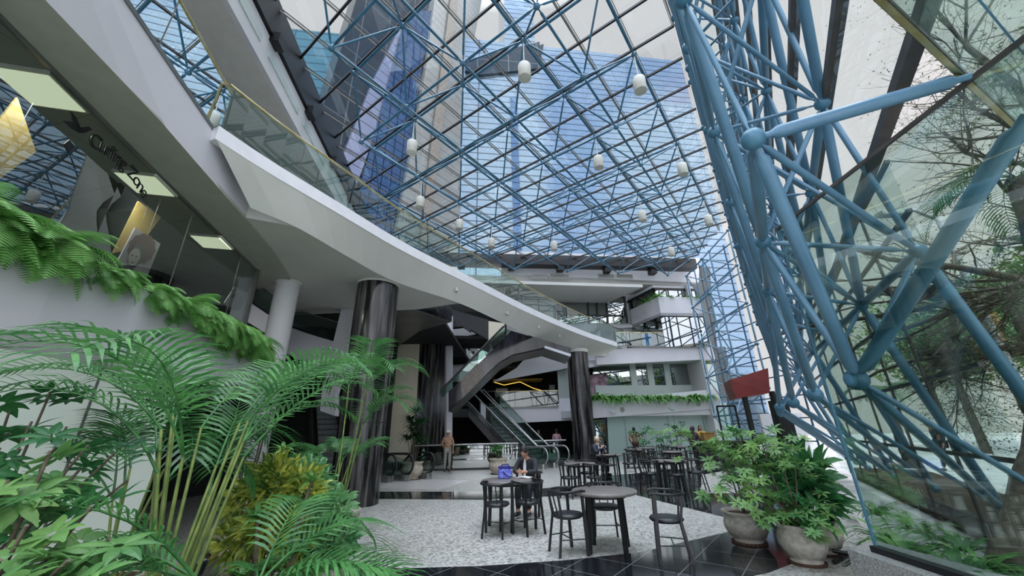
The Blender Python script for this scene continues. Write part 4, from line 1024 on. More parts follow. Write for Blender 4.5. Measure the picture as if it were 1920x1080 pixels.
# trees
def crown(mb, c, R, n, size, rnd, flat=.75, drop=0.0):
    for _ in range(n):
        while True:
            p = Vector((rnd.uniform(-1, 1), rnd.uniform(-1, 1), rnd.uniform(-1, 1)))
            if .25 < p.length < 1: break
        p = Vector((p.x * R, p.y * R, p.z * R * flat)) + c
        d = Vector((rnd.gauss(0, 1), rnd.gauss(0, 1), rnd.gauss(-.2, .7))).normalized(); s = d.cross(Vector((rnd.gauss(0, 1), rnd.gauss(0, 1), 1))).normalized()
        L = size * rnd.uniform(.6, 1.3); mb.add([p, p + d * L * .5 + s * L * .3, p + d * L, p + d * L * .5 - s * L * .3], [(0, 1, 2, 3)])
def leafy_tree(t, n_, h, R, label, mt, seed, nl=2200, size=.34):
    rnd = random.Random(seed); P = WF(t, n_, -.2)
    o = thing('leafy_tree', label, 'tree', P, group=None)
    m_ = MB(); m_.tube([(0, 0, 0), (.1, .1, h * .35), (.2, -.1, h * .6)], [.22, .17, .1], 8)
    for k in range(6): a = k * 1.05; m_.tube([(.15, 0, h * .45), (R * .5 * cos(a), R * .5 * sin(a), h * .7), (R * .8 * cos(a), R * .8 * sin(a), h * .85)], [.09, .05, .02], 6)
    m_.build('trunk', 'bark', o)
    m_ = MB()
    for k in range(9):
        a = rnd.uniform(0, 6.28); r_ = rnd.uniform(0, R * .6)
        crown(m_, Vector((r_ * cos(a), r_ * sin(a), h * rnd.uniform(.55, .95))), R * rnd.uniform(.4, .6), nl // 9, size, rnd)
    m_.build('foliage', mt, o); return o
for k, (t, n_, h, R, lb, mt) in enumerate((
    (9.5, 16.5, 5.2, 2.6, 'green street tree nearest the glass screen, behind the palm', 'treeleaf'),
    (14.5, 12.0, 8.0, 3.4, 'broad green tree beyond the street, second along the truss foot', 'treeleaf2'),
    (20.0, 11.0, 8.5, 3.4, 'green tree showing between the lower truss tubes', 'treeleaf'),
    (26, 10.0, 9.0, 3.6, 'pale green tree behind the dense far part of the truss', 'treeleaf2'),
    (33, 9.0, 9.5, 3.8, 'dark green tree outside beyond the red kiosk', 'treeleaf'),
    (42, 10.0, 11.0, 4.6, 'farthest green tree outside the blue glass corner', 'treeleaf2'),
    (5.0, 20.0, 5.5, 2.6, 'green tree at the right edge in front of the yellow shopfront', 'treeleaf'))):
    leafy_tree(t, n_, h, R, lb, mt, 50 + k)
# bare spreading tree over the entrance
def bare_tree(P, label, seed):
    rnd = random.Random(seed); o = thing('bare_tree', label, 'tree', P); tr, br, lf = MB(), MB(), MB()
    def grow(p, d, L, r, lvl):
        w = P + p; nn_ = w.x * sin(WA) - w.y * cos(WA)
        if nn_ < 2.7: return
        pts = [p]; rs = [r]; q = p.copy()
        for k in range(4):
            d = (d + Vector((rnd.gauss(0, .24), rnd.gauss(0, .24), rnd.gauss(.02, .18)))).normalized(); q = q + d * L / 4; pts.append(q.copy()); rs.append(r * (1 - .14 * (k + 1)))
            if lvl < 5 and (k > 0 or lvl > 0):
                for _ in range(1 if lvl < 1 or lvl > 3 else 2):
                    ax = Vector((rnd.gauss(0, 1), rnd.gauss(0, 1), rnd.gauss(0, .6))); dd = (d + ax.normalized() * .95).normalized(); grow(q, dd, L * rnd.uniform(.5, .72), rs[-1] * .58, lvl + 1)
            if lvl >= 4 and rnd.random() < .4:
                s = Vector((rnd.gauss(0, 1), rnd.gauss(0, 1), rnd.gauss(0, 1))).normalized(); e = s.cross(d); lf.add([q, q + s * .025 + e * .014, q + s * .05, q + s * .025 - e * .014], [(0, 1, 2, 3)])
        (tr if lvl == 0 else br).tube(pts, rs, 7 if lvl < 2 else 4, caps=False)
    for dr, L, r in (((-.8, .1, .5), 5.6, .21), ((-.55, .6, .6), 5.4, .19), ((-.7, -.35, .8), 5.0, .17), ((-.8, .4, .15), 4.6, .15), ((.6, .5, .7), 4, .12)): grow(Vector((0, 0, 2.3)), Vector(dr).normalized(), L, r, 0)
    tr.tube([(.15, -.1, 0), (.1, 0, 1.2), (0, 0, 2.35)], [.30, .24, .2], 10)
    tr.build('trunk', 'bark', o); br.build('branches', 'bark', o); lf.build('leaves', 'treeleaf', o)
bare_tree(Vector((11.6, 4.9, 0)), 'bare spreading tree with twisted branches against the white sky outside the screen', 11)

# palms
def frond(mb, p, d, L, n=24, ll=.45, droop=1.2, w=.03, rnd=random, leafdroop=.9, side0=None, vee=.35, seg2=3):
    d = d.normalized(); side = d.cross(Vector((0, 0, 1)));
    side = side.normalized() if side.length > .05 else Vector((1, 0, 0))
    cur = p.copy(); pts = [cur.copy()]; N_ = n
    for i in range(N_):
        cur = cur + d * (L / N_); pts.append(cur.copy()); t = (i + 1) / N_
        if t > .18:
            up = side.cross(d); l = ll * (sin(pi * min(1, (t - .1) * 1.0)) ** .6 * .9 + .12) * rnd.uniform(.9, 1.08)
            for s in (-1, 1):
                dd = (side * s + d * (.55 + .5 * t) + up * vee).normalized(); mb.blade(cur, dd, d, l, w, leafdroop, seg2, tip=.05)
        d = (d + Vector((0, 0, -droop / N_ * (.5 + 1.2 * t)))).normalized(); side = (side - d * side.dot(d)).normalized()
    mb.tube(pts[::3] + [pts[-1]], [max(.003, .011 * (1 - i / (len(pts[::3]) + 1))) for i in range(len(pts[::3]) + 1)], 4, caps=False)
def trunk_palm(P, h, lean, label, nf, L, seed, r=.11):
    rnd = random.Random(seed); o = thing('palm_tree', label, 'palm tree', P); m_ = MB()
    top = Vector((lean[0], lean[1], h)); pts = [Vector((0, 0, 0)).lerp(top, k / 16) + Vector((lean[0] * .3 * sin(pi * k / 16), 0, 0)) for k in range(17)]
    m_.tube(pts, [r * (1.5 - .5 * k / 16) * (1.08 if k % 2 else .94) for k in range(17)], 10); m_.build('trunk', 'bark', o)
    for k in range(nf):
        a = 2 * pi * k / nf + rnd.uniform(-.2, .2); m_ = MB(); frond(m_, top, Vector((cos(a), sin(a), rnd.uniform(.1, 1.0))), L * rnd.uniform(.8, 1.1), 26, .42, rnd.uniform(1.4, 2.2), .022, rnd, 1.3); m_.build('frond', 'palm_dark', o)
trunk_palm((5.22, 4.9, .1), 4.6, (1.7, -.6), 'ringed palm trunk close behind the glass screen at the right edge', 9, 1.2, 3)
trunk_palm((9.6, 6.9, 0), 4.0, (.1, .1), 'feathery palm outside whose crown hangs over the street', 15, 2.1, 4)
trunk_palm((11.8, 9.0, 0), 3.4, (-.1, .1), 'smaller feathery palm farther out, behind the truss foot struts', 13, 1.8, 5)
trunk_palm((12.5, 13.2, 0), 2.6, (0, .1), 'low palm just outside behind the truss feet', 11, 1.5, 6)
# low strap-leaved plants in the bed
def strap_plant(name, P, R, n, label, mt, seed, w=.05, L=.6, group=None, up=1.2, droop=1.6, cat='plant', scale=1):
    rnd = random.Random(seed); m_ = MB()
    for k in range(n):
        a = rnd.uniform(0, 2 * pi); e = rnd.uniform(.25, up); d = Vector((cos(a), sin(a), e)).normalized()
        m_.blade(Vector((cos(a) * R * .2, sin(a) * R * .2, 0)), d, Vector((-sin(a), cos(a), 0)), L * rnd.uniform(.7, 1.15), w, droop, 5, tip=.08)
    o = m_.build(name, mt); o.location = P; tag(o, label, cat, group); return o
bed = [(4.42, 4.55, .55, 'wide strap-leaved plant at the near corner of the bed behind the glass'), (4.85, 4.75, .5, 'strap-leaved plant second from the near corner of the bed, left of the palm trunk'), (4.62, 5.35, .5, 'strap-leaved plant behind the corner one in the bed'),
       (5.5, 5.5, .5, 'strap-leaved plant in the middle of the bed under the foot strut'), (5.0, 6.0, .5, 'strap-leaved plant beyond the glass edge by the truss foot'), (5.8, 6.4, .5, 'dark strap-leaved plant near the second ball joint'), (6.2, 5.2, .5, 'strap-leaved plant on the street side of the bed'), (5.45, 4.75, .45, 'strap-leaved plant touching the ringed palm trunk'), (6.3, 7.6, .5, 'strap-leaved plant far along the bed')]
for k, (x, y, L, lb) in enumerate(bed): strap_plant('bed_plant', (x, y, .12), .1, 46, lb, 'drac' if k % 3 else 'palm', 70 + k, .055, L + .12, 'strap-leaved plants in the outdoor bed')

# car parked at the kerb, mostly beyond the frame
def car(P, rz, label):
    t = thing('car', label, 'car', P, rz); pr = [(-2.1, .35), (-2.15, .75), (-1.9, .95), (-1.2, 1.0), (-.7, 1.42), (.7, 1.45), (1.35, 1.0), (2.05, .88), (2.15, .6), (2.1, .32)]
    m_ = MB(); m_.slab([(x, -.85, z) for x, z in pr], (0, 1.7, 0)); m_.build('body', M('black_car_paint', '#0c0d10', '#14161a', .15), t, bevel=.06)
    m_ = MB(); m_.slab([(-1.15, -.87, 1.0), (-.68, -.87, 1.36), (.66, -.87, 1.38), (1.22, -.87, 1.0)], (0, 1.74, 0)); m_.build('side_window', 'dark_glass_solid', t)
    for x in (-1.35, 1.35):
        for y in (-.8, .62): m_ = MB(); m_.tube([(x, y, .32), (x, y + .2, .32)], .32, 20); w_ = m_.build('wheel', 'black', t); m_ = MB(); m_.tube([(x, y - .005, .32), (x, y + .205, .32)], .18, 12); m_.build('hub_cap', 'chrome', w_)
    for y in (-.98, .86): m_ = MB(); m_.box((-.75, y + .06, 1.05), (.12, .2, .14)); m_.build('wing_mirror', 'black', t, bevel=.02)
    return t
car((11.6, 4.3, -.08), radians(62), 'black car parked outside at the right edge, only its front showing')
# banner sign on a lamp post across the pavement
P = aty(1925, 800, 6.6); t = thing('lamp_post', 'white lamp post slanting up at the right edge beyond the palms', 'lamp post', (P.x + .6, P.y + .3, .02))
m_ = MB(); m_.tube([(0, 0, 0), (0, 0, 5.6)], [.07, .05], 10); m_.build('pole', 'white', t); m_ = MB(); m_.tube([(0, 0, 5.55), (-.4, 0, 5.8), (-.9, 0, 5.75)], [.04, .035, .03], 8); m_.build('arm', 'white', t)
m_ = MB(); m_.box((-.95, 0, 5.72), (.5, .2, .1)); m_.build('lamp_head', 'lamp_white', t, bevel=.02)
Q_ = [aty(px, py, 8.2) for px, py in ((1841, 594), (1868, 584), (1888, 640), (1862, 652))]
t = thing('street_sign', 'square street sign board with ochre lower half, among the palms', 'sign', (Q_[0].x, 8.2, .02))
m_ = MB(); m_.slab(Q_, (0, .04, 0)); m_.build('sign_board', M('multicoloured_sign_print', '#5a4a3a', '#c8a060', .5, scale=5), t, world=True)
c_ = sum(Q_, Vector()) / 4; m_ = MB(); m_.tube([(c_.x, 8.26, .02), (c_.x, 8.26, c_.z)], .03, 8); m_.build('pole', 'white', t, world=True)
# ================================================================== INDOOR PLANTS
def pot_parts(o, r, h, kind, mt, soilz=.9):
    m_ = MB()
    if kind == 'urn':
        m_.lathe([(r * .62, 0), (r * .66, .02), (r * .66, .05), (r * .55, .07), (r * .80, h * .22), (r * .98, h * .45), (r * 1.0, h * .62), (r * .90, h * .80), (r * .86, h * .86), (r * 1.0, h * .93), (r * 1.02, h), (r * .90, h), (r * .86, h * .88), (0, h * .86)], n=32)
    else:
        m_.lathe([(r * .72, 0), (r * .78, h * .1), (r * .95, h * .72), (r * .95, h * .80), (r * 1.02, h * .83), (r * 1.03, h * .98), (r, h), (r * .90, h), (r * .88, h * .86), (0, h * .84)], n=32)
    pt_ = m_.build('pot', mt, o)
    m_ = MB(); m_.lathe([(r * .98, -.0), (r * 1.0, .02), (r * .7, .025)], n=24) if kind != 'urn' else m_.lathe([(r * .78, 0), (r * .8, .025), (r * .6, .03)], n=24); m_.build('saucer', 'soil', o)
    m_ = MB(); m_.lathe([(r * .87, h * soilz), (0, h * soilz + .01)], n=20); m_.build('soil', 'soil', pt_)
    return h * soilz
def areca(P, label, pr, ph, nf, L, seed, spread=.7, mt='palm', group=None, ll=.42, canes=7, cane_h=.9, kind='bowl', pm='pot2', upmin=.7, name='potted_palm', w=.024, dirs=None, nn_=24):
    rnd = random.Random(seed); o = thing(name, label, 'plant', P, group=group)
    z = pot_parts(o, pr, ph, kind, pm) if pr else 0
    tops = []
    for k in range(canes):
        a = rnd.uniform(0, 2 * pi); r_ = rnd.uniform(.02, .12); b = Vector((cos(a) * r_, sin(a) * r_, z)); h = cane_h * rnd.uniform(.6, 1.1)
        e = b + Vector((cos(a) * h * spread * .25, sin(a) * h * spread * .25, h)); m_ = MB(); m_.tube([b, (b + e) / 2 + Vector((0, 0, .02)), e], [.016, .013, .010], 6); m_.build('cane', 'cane', o); tops.append((e, a))
    for k in range(nf):
        e, a = tops[k % len(tops)]; a = dirs[k] if dirs and k < len(dirs) else a + rnd.uniform(-.8, .8)
        d = Vector((cos(a) * spread, sin(a) * spread, rnd.uniform(upmin, 1.5))); m_ = MB()
        frond(m_, e, d, L * rnd.uniform(.8, 1.15), nn_, ll * rnd.uniform(.85, 1.1), rnd.uniform(1.2, 2.1), w, rnd, 1.0); m_.build('frond', mt, o)
    return o
def whorl(mb, c, up, n, L, w, rnd, droop=.8, spread=1.0):
    up = up.normalized(); x = up.cross(Vector((.3, .2, 1))).normalized(); y = up.cross(x); ph = rnd.uniform(0, 6)
    for k in range(n):
        a = ph + 2 * pi * k / n + rnd.uniform(-.12, .12); d = (x * cos(a) + y * sin(a)) * spread + up * rnd.uniform(.05, .45)
        d.normalize(); s = up.cross(d).normalized(); mb.blade(c + d * L * .12, d, s, L * rnd.uniform(.8, 1.1), w * rnd.uniform(.85, 1.1), droop, 5, tip=.12, fold=.18)
def umbrella_plant(P, label, pr, ph, stems, seed, L=.13, w=.045, nleaf=8, mt='scheff', kind='urn', pm='stone', per=9, name='umbrella_plant', rad=.3, group=None):
    """stems: list of (dx,dy,z) tips"""
    rnd = random.Random(seed); o = thing(name, label, 'plant', P, group=group); z = pot_parts(o, pr, ph, kind, pm) if pr else 0
    fm = MB()
    for (dx, dy, zz) in stems:
        b = Vector((rnd.uniform(-.06, .06), rnd.uniform(-.06, .06), z)); e = Vector((dx, dy, zz)); mid = b.lerp(e, .5) + Vector((rnd.uniform(-.05, .05), rnd.uniform(-.05, .05), .04))
        m_ = MB(); m_.tube([b, mid, e], [.014, .011, .007], 6); m_.build('stem', 'bark', o)
        for k in range(per):
            q = mid.lerp(e, rnd.uniform(.35, 1.05)) + Vector((rnd.gauss(0, 1), rnd.gauss(0, 1), rnd.gauss(0, .7))) * rad * .5
            whorl(fm, q, Vector((rnd.gauss(0, .45), rnd.gauss(0, .45) - .25, 1)), nleaf, L * rnd.uniform(.8, 1.15), w, rnd)
    fm.build('foliage', mt, o); return o
def rosette(mb, c, n, L, w, rnd, up=1.0, droop=1.4):
    for k in range(n):
        a = k * 2.4; e = up * (0.15 + 1.3 * k / n); d = Vector((cos(a), sin(a), e)).normalized(); mb.blade(c, d, Vector((-sin(a), cos(a), 0)), L * rnd.uniform(.8, 1.1), w, droop, 5, tip=.06, fold=.2)
def cane_plant(P, label, pr, ph, canes, seed, L=.28, w=.045, n=16, mt='drac', kind='bowl', pm='pot2', name='dracaena', droop=1.3):
    rnd = random.Random(seed); o = thing(name, label, 'plant', P); z = pot_parts(o, pr, ph, kind, pm) if pr else 0
    for (dx, dy, zz) in canes:
        b = Vector((dx * .25, dy * .25, z)); e = Vector((dx, dy, zz)); m_ = MB(); m_.tube([b, b.lerp(e, .5) + Vector((.02, 0, 0)), e], [.016, .014, .012], 7); m_.build('stem', 'bark', o)
        m_ = MB(); rosette(m_, e, n, L, w, rnd, 1.0, droop); m_.build('leaf_rosette', mt, o)
    return o
def bushy(P, label, pr, ph, blobs, n, L, w, seed, mt, kind='urn', pm='stone', name='shrub', stem_n=5, droop=.9):
    rnd = random.Random(seed); o = thing(name, label, 'plant', P); z = pot_parts(o, pr, ph, kind, pm) if pr else 0; fm = MB(); sm_ = MB()
    tot = sum(b[3] ** 2 for b in blobs)
    for (x, y, zz, R) in blobs:
        sm_.tube([(0, 0, z), (x * .5, y * .5, (z + zz) / 2), (x, y, zz)], [.02, .014, .008], 6)
        for _ in range(int(n * R * R / tot)):
            d = Vector((rnd.gauss(0, 1), rnd.gauss(0, 1), rnd.gauss(.15, .9))).normalized(); q = Vector((x, y, zz)) + d * R * rnd.uniform(.45, 1.0)
            dd = (d + Vector((0, 0, .3)) + Vector((rnd.gauss(0, .4), rnd.gauss(0, .4), rnd.gauss(0, .4)))).normalized(); s = dd.cross(Vector((rnd.gauss(0, 1), rnd.gauss(0, 1), rnd.gauss(0, 1)))).normalized()
            fm.blade(q, dd, s, L * rnd.uniform(.7, 1.25), w, droop, 3, tip=.15, fold=.2)
    sm_.build('stems', 'bark', o); fm.build('foliage', mt, o); return o

# --- left foreground group
umbrella_plant((-2.5, 1.95, 0), 'big umbrella plant with broad glossy leaf whorls at the lower left corner', .34, .42,
    [tuple(aty(px, py, Y) - Vector((-2.5, 1.95, 0))) for px, py, Y in ((95, 845, 2.0), (50, 985, 1.75), (172, 950, 1.95), (85, 1065, 1.6), (15, 900, 1.9), (205, 1010, 1.9), (130, 1050, 1.7), (0, 1050, 1.6), (150, 880, 2.2), (40, 1100, 1.5), (185, 1090, 1.7))], 5, .135, .055, 8, 'scheff', per=4, rad=.13)
umbrella_plant((-3.5, 2.75, 0), 'darker umbrella plant behind the big one, against the pale panels', .3, .4,
    [tuple(aty(px, py, Y) - Vector((-3.5, 2.75, 0))) for px, py, Y in ((60, 790, 2.7), (125, 800, 2.7), (25, 750, 2.8), (165, 835, 2.6), (95, 735, 2.9), (215, 850, 2.8), (0, 840, 2.6), (240, 900, 2.8), (110, 900, 2.6))], 6, .16, .06, 8, 'scheff_dk', per=4, rad=.2)
areca((-2.45, 3.15, 0), 'tall feathery palm in the left foreground arching over the other plants', .36, .42, 18, 1.35, 21, .72, ll=.52, canes=14, cane_h=1.3, w=.023, name='potted_palm', nn_=28)
areca((-1.72, 2.75, 0), 'low spreading palm with drooping fronds at the bottom edge, in a wide clay pot', .34, .40, 17, 1.05, 22, 1.1, ll=.46, canes=6, cane_h=.45, w=.022, upmin=.25, nn_=26)
areca((-3.9, 4.3, 0), 'slim feathery palm near the pale panels with dark arching fronds', .3, .4, 10, 1.35, 23, .8, mt='palm_dark', ll=.45, canes=6, cane_h=1.0, w=.026)
bushy((-2.62, 4.6, 0), 'yellow-green mottled croton bush between the palms', .30, .36, [(-.05, 0, 1.12, .26), (.22, .1, 1.02, .22), (-.3, .05, .95, .2), (.05, -.1, .72, .24), (.28, .05, .62, .22), (-.25, -.05, .6, .2)], 1500, .15, .042, 31, 'croton', kind='bowl', pm='pot2', name='croton')
cane_plant((-2.06, 3.62, 0), 'dracaena with thin pale canes in a round clay pot of reddish soil at bottom', .30, .34, [(-.18, .1, .95), (.22, .15, 1.22), (.12, -.05, .62), (-.08, -.12, .58), (.3, -.1, .74)], 33, .24, .038, 16, 'drac')
bushy((-2.12, 4.75, 0), 'round leafy aralia in a grey banded urn at the edge of the pale floor', .27, .34, [(0, 0, .66, .24), (.18, .05, .56, .2), (-.18, 0, .6, .2), (.05, .1, .84, .2), (.12, -.1, .5, .16)], 900, .11, .05, 35, 'aralia', name='aralia')
areca((-2.75, 6.5, 0), 'upright palm with bright fronds in a tall cream pot before the marble column', .36, .56, 9, 1.05, 36, .6, ll=.45, canes=3, cane_h=1.75, w=.026, name='potted_palm')
bushy((-2.95, 6.0, 0), 'light green lobed-leaf bush at the foot of the upright palm', 0, 0, [(0, 0, .95, .28), (.18, 0, .75, .25), (-.2, 0, .8, .22), (0, -.05, 1.15, .18)], 900, .12, .055, 37, 'aralia', name='aralia')
areca((-3.35, 7.6, 0), 'bushy palm spreading fans behind the upright one, in front of the marble column', .3, .4, 12, .8, 38, .9, mt='palm', ll=.4, canes=6, cane_h=.9, w=.022)
cane_plant((-4.3, 6.6, 0), 'tall dark dracaena near the white round column', .28, .36, [(-.15, 0, 1.7), (.15, .1, 2.1), (0, -.1, 1.3), (.2, -.1, 1.6)], 39, .32, .04, 22, 'drac_dk')
cane_plant((-3.45, 5.6, 0), 'dracaena with broad light leaf tufts beside the croton', .26, .34, [(-.15, .05, 1.15), (.2, .1, 1.42), (0, -.15, 1.0)], 40, .27, .055, 15, 'drac')
bushy((-4.7, 9.2, 0), 'dark bush at the foot of the left-hand escalator', .28, .36, [(0, 0, .8, .35), (.3, 0, .7, .25), (-.3, 0, .75, .25)], 500, .2, .05, 41, 'drac_dk', name='shrub')
# --- middle distance pots
P = atz(785, 893, 0); cane_plant((P.x, 15.9, 0), 'tall narrow-leaved plant in a cream urn in front of the streaked marble wall', .42, .62, [(0, 0, 2.4), (.2, .1, 2.0), (-.2, 0, 2.1), (.1, -.1, 1.5), (-.1, .1, 1.7), (.25, 0, 1.3), (-.25, 0, 1.4), (0, -.2, 1.9)], 42, .62, .055, 40, 'drac_dk', kind='urn', pm='pot2', name='dracaena')
P = atz(937, 882, 0); strap_o = cane_plant((P.x, P.y - 1.6, 0), 'fan-leaved plant in a cream urn by the foot of the silver escalator', .40, .60, [(0, 0, .75), (.12, .05, .95), (-.12, 0, .85)], 43, .5, .06, 18, 'palm', kind='urn', pm='pot2', name='lady_palm')
# --- plants along the green glass wall
for k, (px, py, h, lb) in enumerate(((1208, 858, 1.6, 'bushy fig behind the man in the tan jacket'), (1248, 855, 1.3, 'small leafy plant in the middle of the green glass wall'), (1276, 855, 2.0, 'taller leafy plant left of the two women'))):
    p = atz(px, py, 0); p = p * (21.3 / p.y) if p.y > 21.3 else p
    umbrella_plant((p.x, p.y, 0), lb, .25, .4, [(-.3, 0, h), (.3, 0, h * .95), (0, .1, h * 1.15), (-.1, 0, h * .7), (.25, -.1, h * .7)], 60 + k, .24, .10, 6, 'scheff_dk', per=3, rad=.35, name='potted_fig')
# --- right foreground group
pr_ = atz(1527, 1062, 0)
umbrella_plant((pr_.x, pr_.y + .12, 0), 'large umbrella plant with long leaning stems in a round stone urn at right', .27, .44,
    [(-.95, 1.0, 1.55), (-.35, .3, 1.38), (-.15, .1, 1.45), (-.62, -.05, .95), (-.75, .1, .80), (.05, .05, 1.36), (-.28, .5, 1.5), (.12, -.08, 1.15), (-.05, -.2, .55), (.12, -.15, .62), (-.2, -.12, .56), (-.65, .55, 1.4)], 45, .115, .038, 8, 'scheff', per=20, rad=.34)
bushy((4.1, 6.05, 0), 'peace lily with broad dark leaves in the second stone urn by the glass', .30, .42, [(0, 0, .78, .30), (.15, 0, .95, .25), (-.2, 0, .85, .25), (.1, -.1, .62, .22)], 260, .32, .095, 46, 'scheff_dk', name='peace_lily')
umbrella_plant((3.45, 6.6, 0), 'small umbrella plant in the third stone urn, mostly hidden behind the large one', .30, .42, [(-.1, 0, 1.1), (.2, 0, 1.0), (0, .1, 1.25)], 47, .11, .036, 8, 'scheff', per=18, rad=.32)
# --- ferns
def fern(P, label, R, n, seed, group, mt='fern', down=.5, out=None, name='fern', dens=22):
    rnd = random.Random(seed); m_ = MB()
    for k in range(n):
        a = rnd.uniform(0, 2 * pi)
        if out is not None and rnd.random() < .55: a = out + rnd.gauss(0, .6)
        d = Vector((cos(a), sin(a), rnd.uniform(.15, 1.5))).normalized(); L = R * rnd.uniform(.7, 1.15); side = Vector((-sin(a), cos(a), 0)); cur = Vector((rnd.uniform(-.08, .08), rnd.uniform(-.08, .08), 0)); dr = rnd.uniform(1.5, 3.2) + down
        for i in range(dens):
            t = i / dens; w = R * .26 * sin(pi * min(1, .12 + t * .9)) ** .7; nx = cur + d * (L / dens); up = side.cross(d)
            for s in (-1, 1):
                tip = cur + side * s * w + d * w * .35 - Vector((0, 0, w * .25)); g = L / dens * .8
                m_.add([cur, tip, cur + d * g], [(0, 1, 2)])
            cur = nx; d = (d + Vector((0, 0, -dr / dens))).normalized()
    o = m_.build(name, mt); o.location = P; return tag(o, label, 'plant', group)
names_f = ['fern clump at the left frame edge on the white planter', 'fern clump second from the left frame edge on the planter', 'fern clump third from the left frame edge, its tips over the fascia', 'rounded fern mound below the shop lettering', 'small fern in front of the curly-hair portrait', 'low fern just right of the curly-hair portrait', 'big rounded fern mound in the middle of the planter', 'full fern hanging over the planter past its middle', 'long fern trailing down near the bend of the planter', 'fern trailing deepest at the far bend of the planter', 'last fern, spilling around the end of the planter']
fs = [(1.75, .50), (2.15, .48), (2.62, .52), (3.12, .50), (3.72, .36), (4.35, .38), (4.95, .52), (5.5, .54), (6.1, .58), (6.75, .60), (7.4, .58)]
for k, (y, R) in enumerate(fs):
    x = [p for p in PF if p.y <= y][-1].x; q = min(PF, key=lambda p: abs(p.y - y)); x = (x + q.x) / 2
    fern((x - .10, y, 3.24 if R > .3 else 3.1), names_f[k], R * 1.15, 85 if R > .3 else 30, 80 + k, 'ferns in the long white planter', out=0 if k < 8 else -.5, down=.7 if k > 6 else .1)
rnd = random.Random(5)
nm_ = ['leftmost', 'second from left', 'third from left', 'fourth from left', 'fifth from left', 'sixth from left', 'seventh from left', 'eighth from left', 'ninth from left', 'rightmost']
for k in range(10):
    px = 1122 + k * 22.5; p = bp(px, 752 - k * 2.0, 22.1)
    strap_plant('spider_plant', (p.x, p.y, 3.2), .1, 95, nm_[k] + ' of the grassy spider plants on the far planter', 'fern', 120 + k, .10, .95 if k else 1.25, 'spider plants on the far planter', up=1.5, droop=2.0)
for k, (px, lb) in enumerate(((1214, 'trailing plant on the side face of the top corner planter'), (1232, 'trailing plant at the corner of the top planter'), (1258, 'small plant in the middle of the top planter'), (1290, 'plant near the right end of the top planter'), (1308, 'plant at the right end of the top planter by the blue truss'))):
    q = Lb.lerp(C, .6) if k == 0 else (C if k == 1 else C.lerp(Rb, (px - 1237) / 80))
    strap_plant('spider_plant', (q.x + .05, q.y + .12, zt - .02), .1, 44, lb, 'fern', 140 + k, .07, [.8, .8, .35, .5, .55][k], 'plants in the top corner planter', droop=1.8)
p = bp(1214, 640, 23.2); cane_plant((p.x, p.y, 6.2), 'dark-leaved potted plant on the third-level landing by the corner bay', .25, .4, [(0, 0, 1.7), (.2, 0, 1.3), (-.2, 0, 1.4)], 150, .5, .09, 16, 'drac_dk')
# ================================================================== TABLES AND CHAIRS
def make_table(R, loc, label, group):
    t = thing('cafe_table', label, 'table', loc, group=group)
    m_ = MB(); m_.lathe([(0, .722), (R - .03, .722), (R, .732), (R, .762), (R - .012, .772), (0, .772)], n=48); m_.build('tabletop', 'tabletop', t)
    m_ = MB()
    for k in range(4): m_.bar((0, 0, .70), (R * .66 * cos(pi / 4 + k * pi / 2), R * .66 * sin(pi / 4 + k * pi / 2), .70), .04, .045)
    m_.lathe([(R * .66, .68), (R * .66, .722), (R * .60, .722), (R * .60, .68), (R * .66, .68)], n=32); m_.build('apron_ring', 'black', t)
    for k in range(4):
        a = pi / 4 + k * pi / 2; m_ = MB(); m_.bar((R * .66 * cos(a), R * .66 * sin(a), .72), (R * .72 * cos(a), R * .72 * sin(a), 0), .05, .05, up=(cos(a), sin(a), 0)); m_.build('leg', 'black', t)
    return t
def make_chair(loc, rz, label, group):
    """front of the seat towards local +Y"""
    t = thing('barrel_chair', label, 'chair', loc, rz, group)
    m_ = MB(); m_.lathe([(0, .435), (.19, .435), (.215, .45), (.225, .47), (.21, .492), (.12, .50), (0, .50)], n=28); m_.build('seat', 'cushion', t, bevel=0)
    m_ = MB(); R = .27; pts = []
    for k in range(21): a = radians(28) - radians(236) * k / 20; pts.append((R * cos(a), R * sin(a), .79 + .01 * sin(a)))
    pts = [(pts[0][0] - .015, pts[0][1] + .06, .78)] + pts + [(pts[-1][0] + .015, pts[-1][1] + .06, .78)]; m_.tube(pts, .017, 8); ring = m_.build('back_ring', 'black', t)
    for s in (-1, 1):
        m_ = MB(); m_.bar((s * .238, .125, .80), (s * .245, .16, 0), .036, .036, up=(0, 1, 0)); m_.build('leg', 'black', t)
        m_ = MB(); m_.bar((s * .16, -.22, .79), (s * .15, -.17, .46), .026, .026, up=(0, 1, 0)); m_.bar((s * .15, -.17, .47), (s * .175, -.24, 0), .028, .028, up=(0, 1, 0)); m_.build('leg', 'black', t)
    m_ = MB()
    for s in (-.06, .06): m_.bar((s, -.262, .79), (s * 1.1, -.18, .46), .016, .016, up=(0, 1, 0))
    m_.build('back_spindle', 'black', ring)
    m_ = MB()
    for s in (-1, 1): m_.tube([(s * .243, .15, .20), (s * .17, -.22, .20)], .008, 6)
    m_.tube([(-.207, -.035, .20), (.207, -.035, .20)], .008, 6); m_.build('stretcher', 'black', t)
    return t
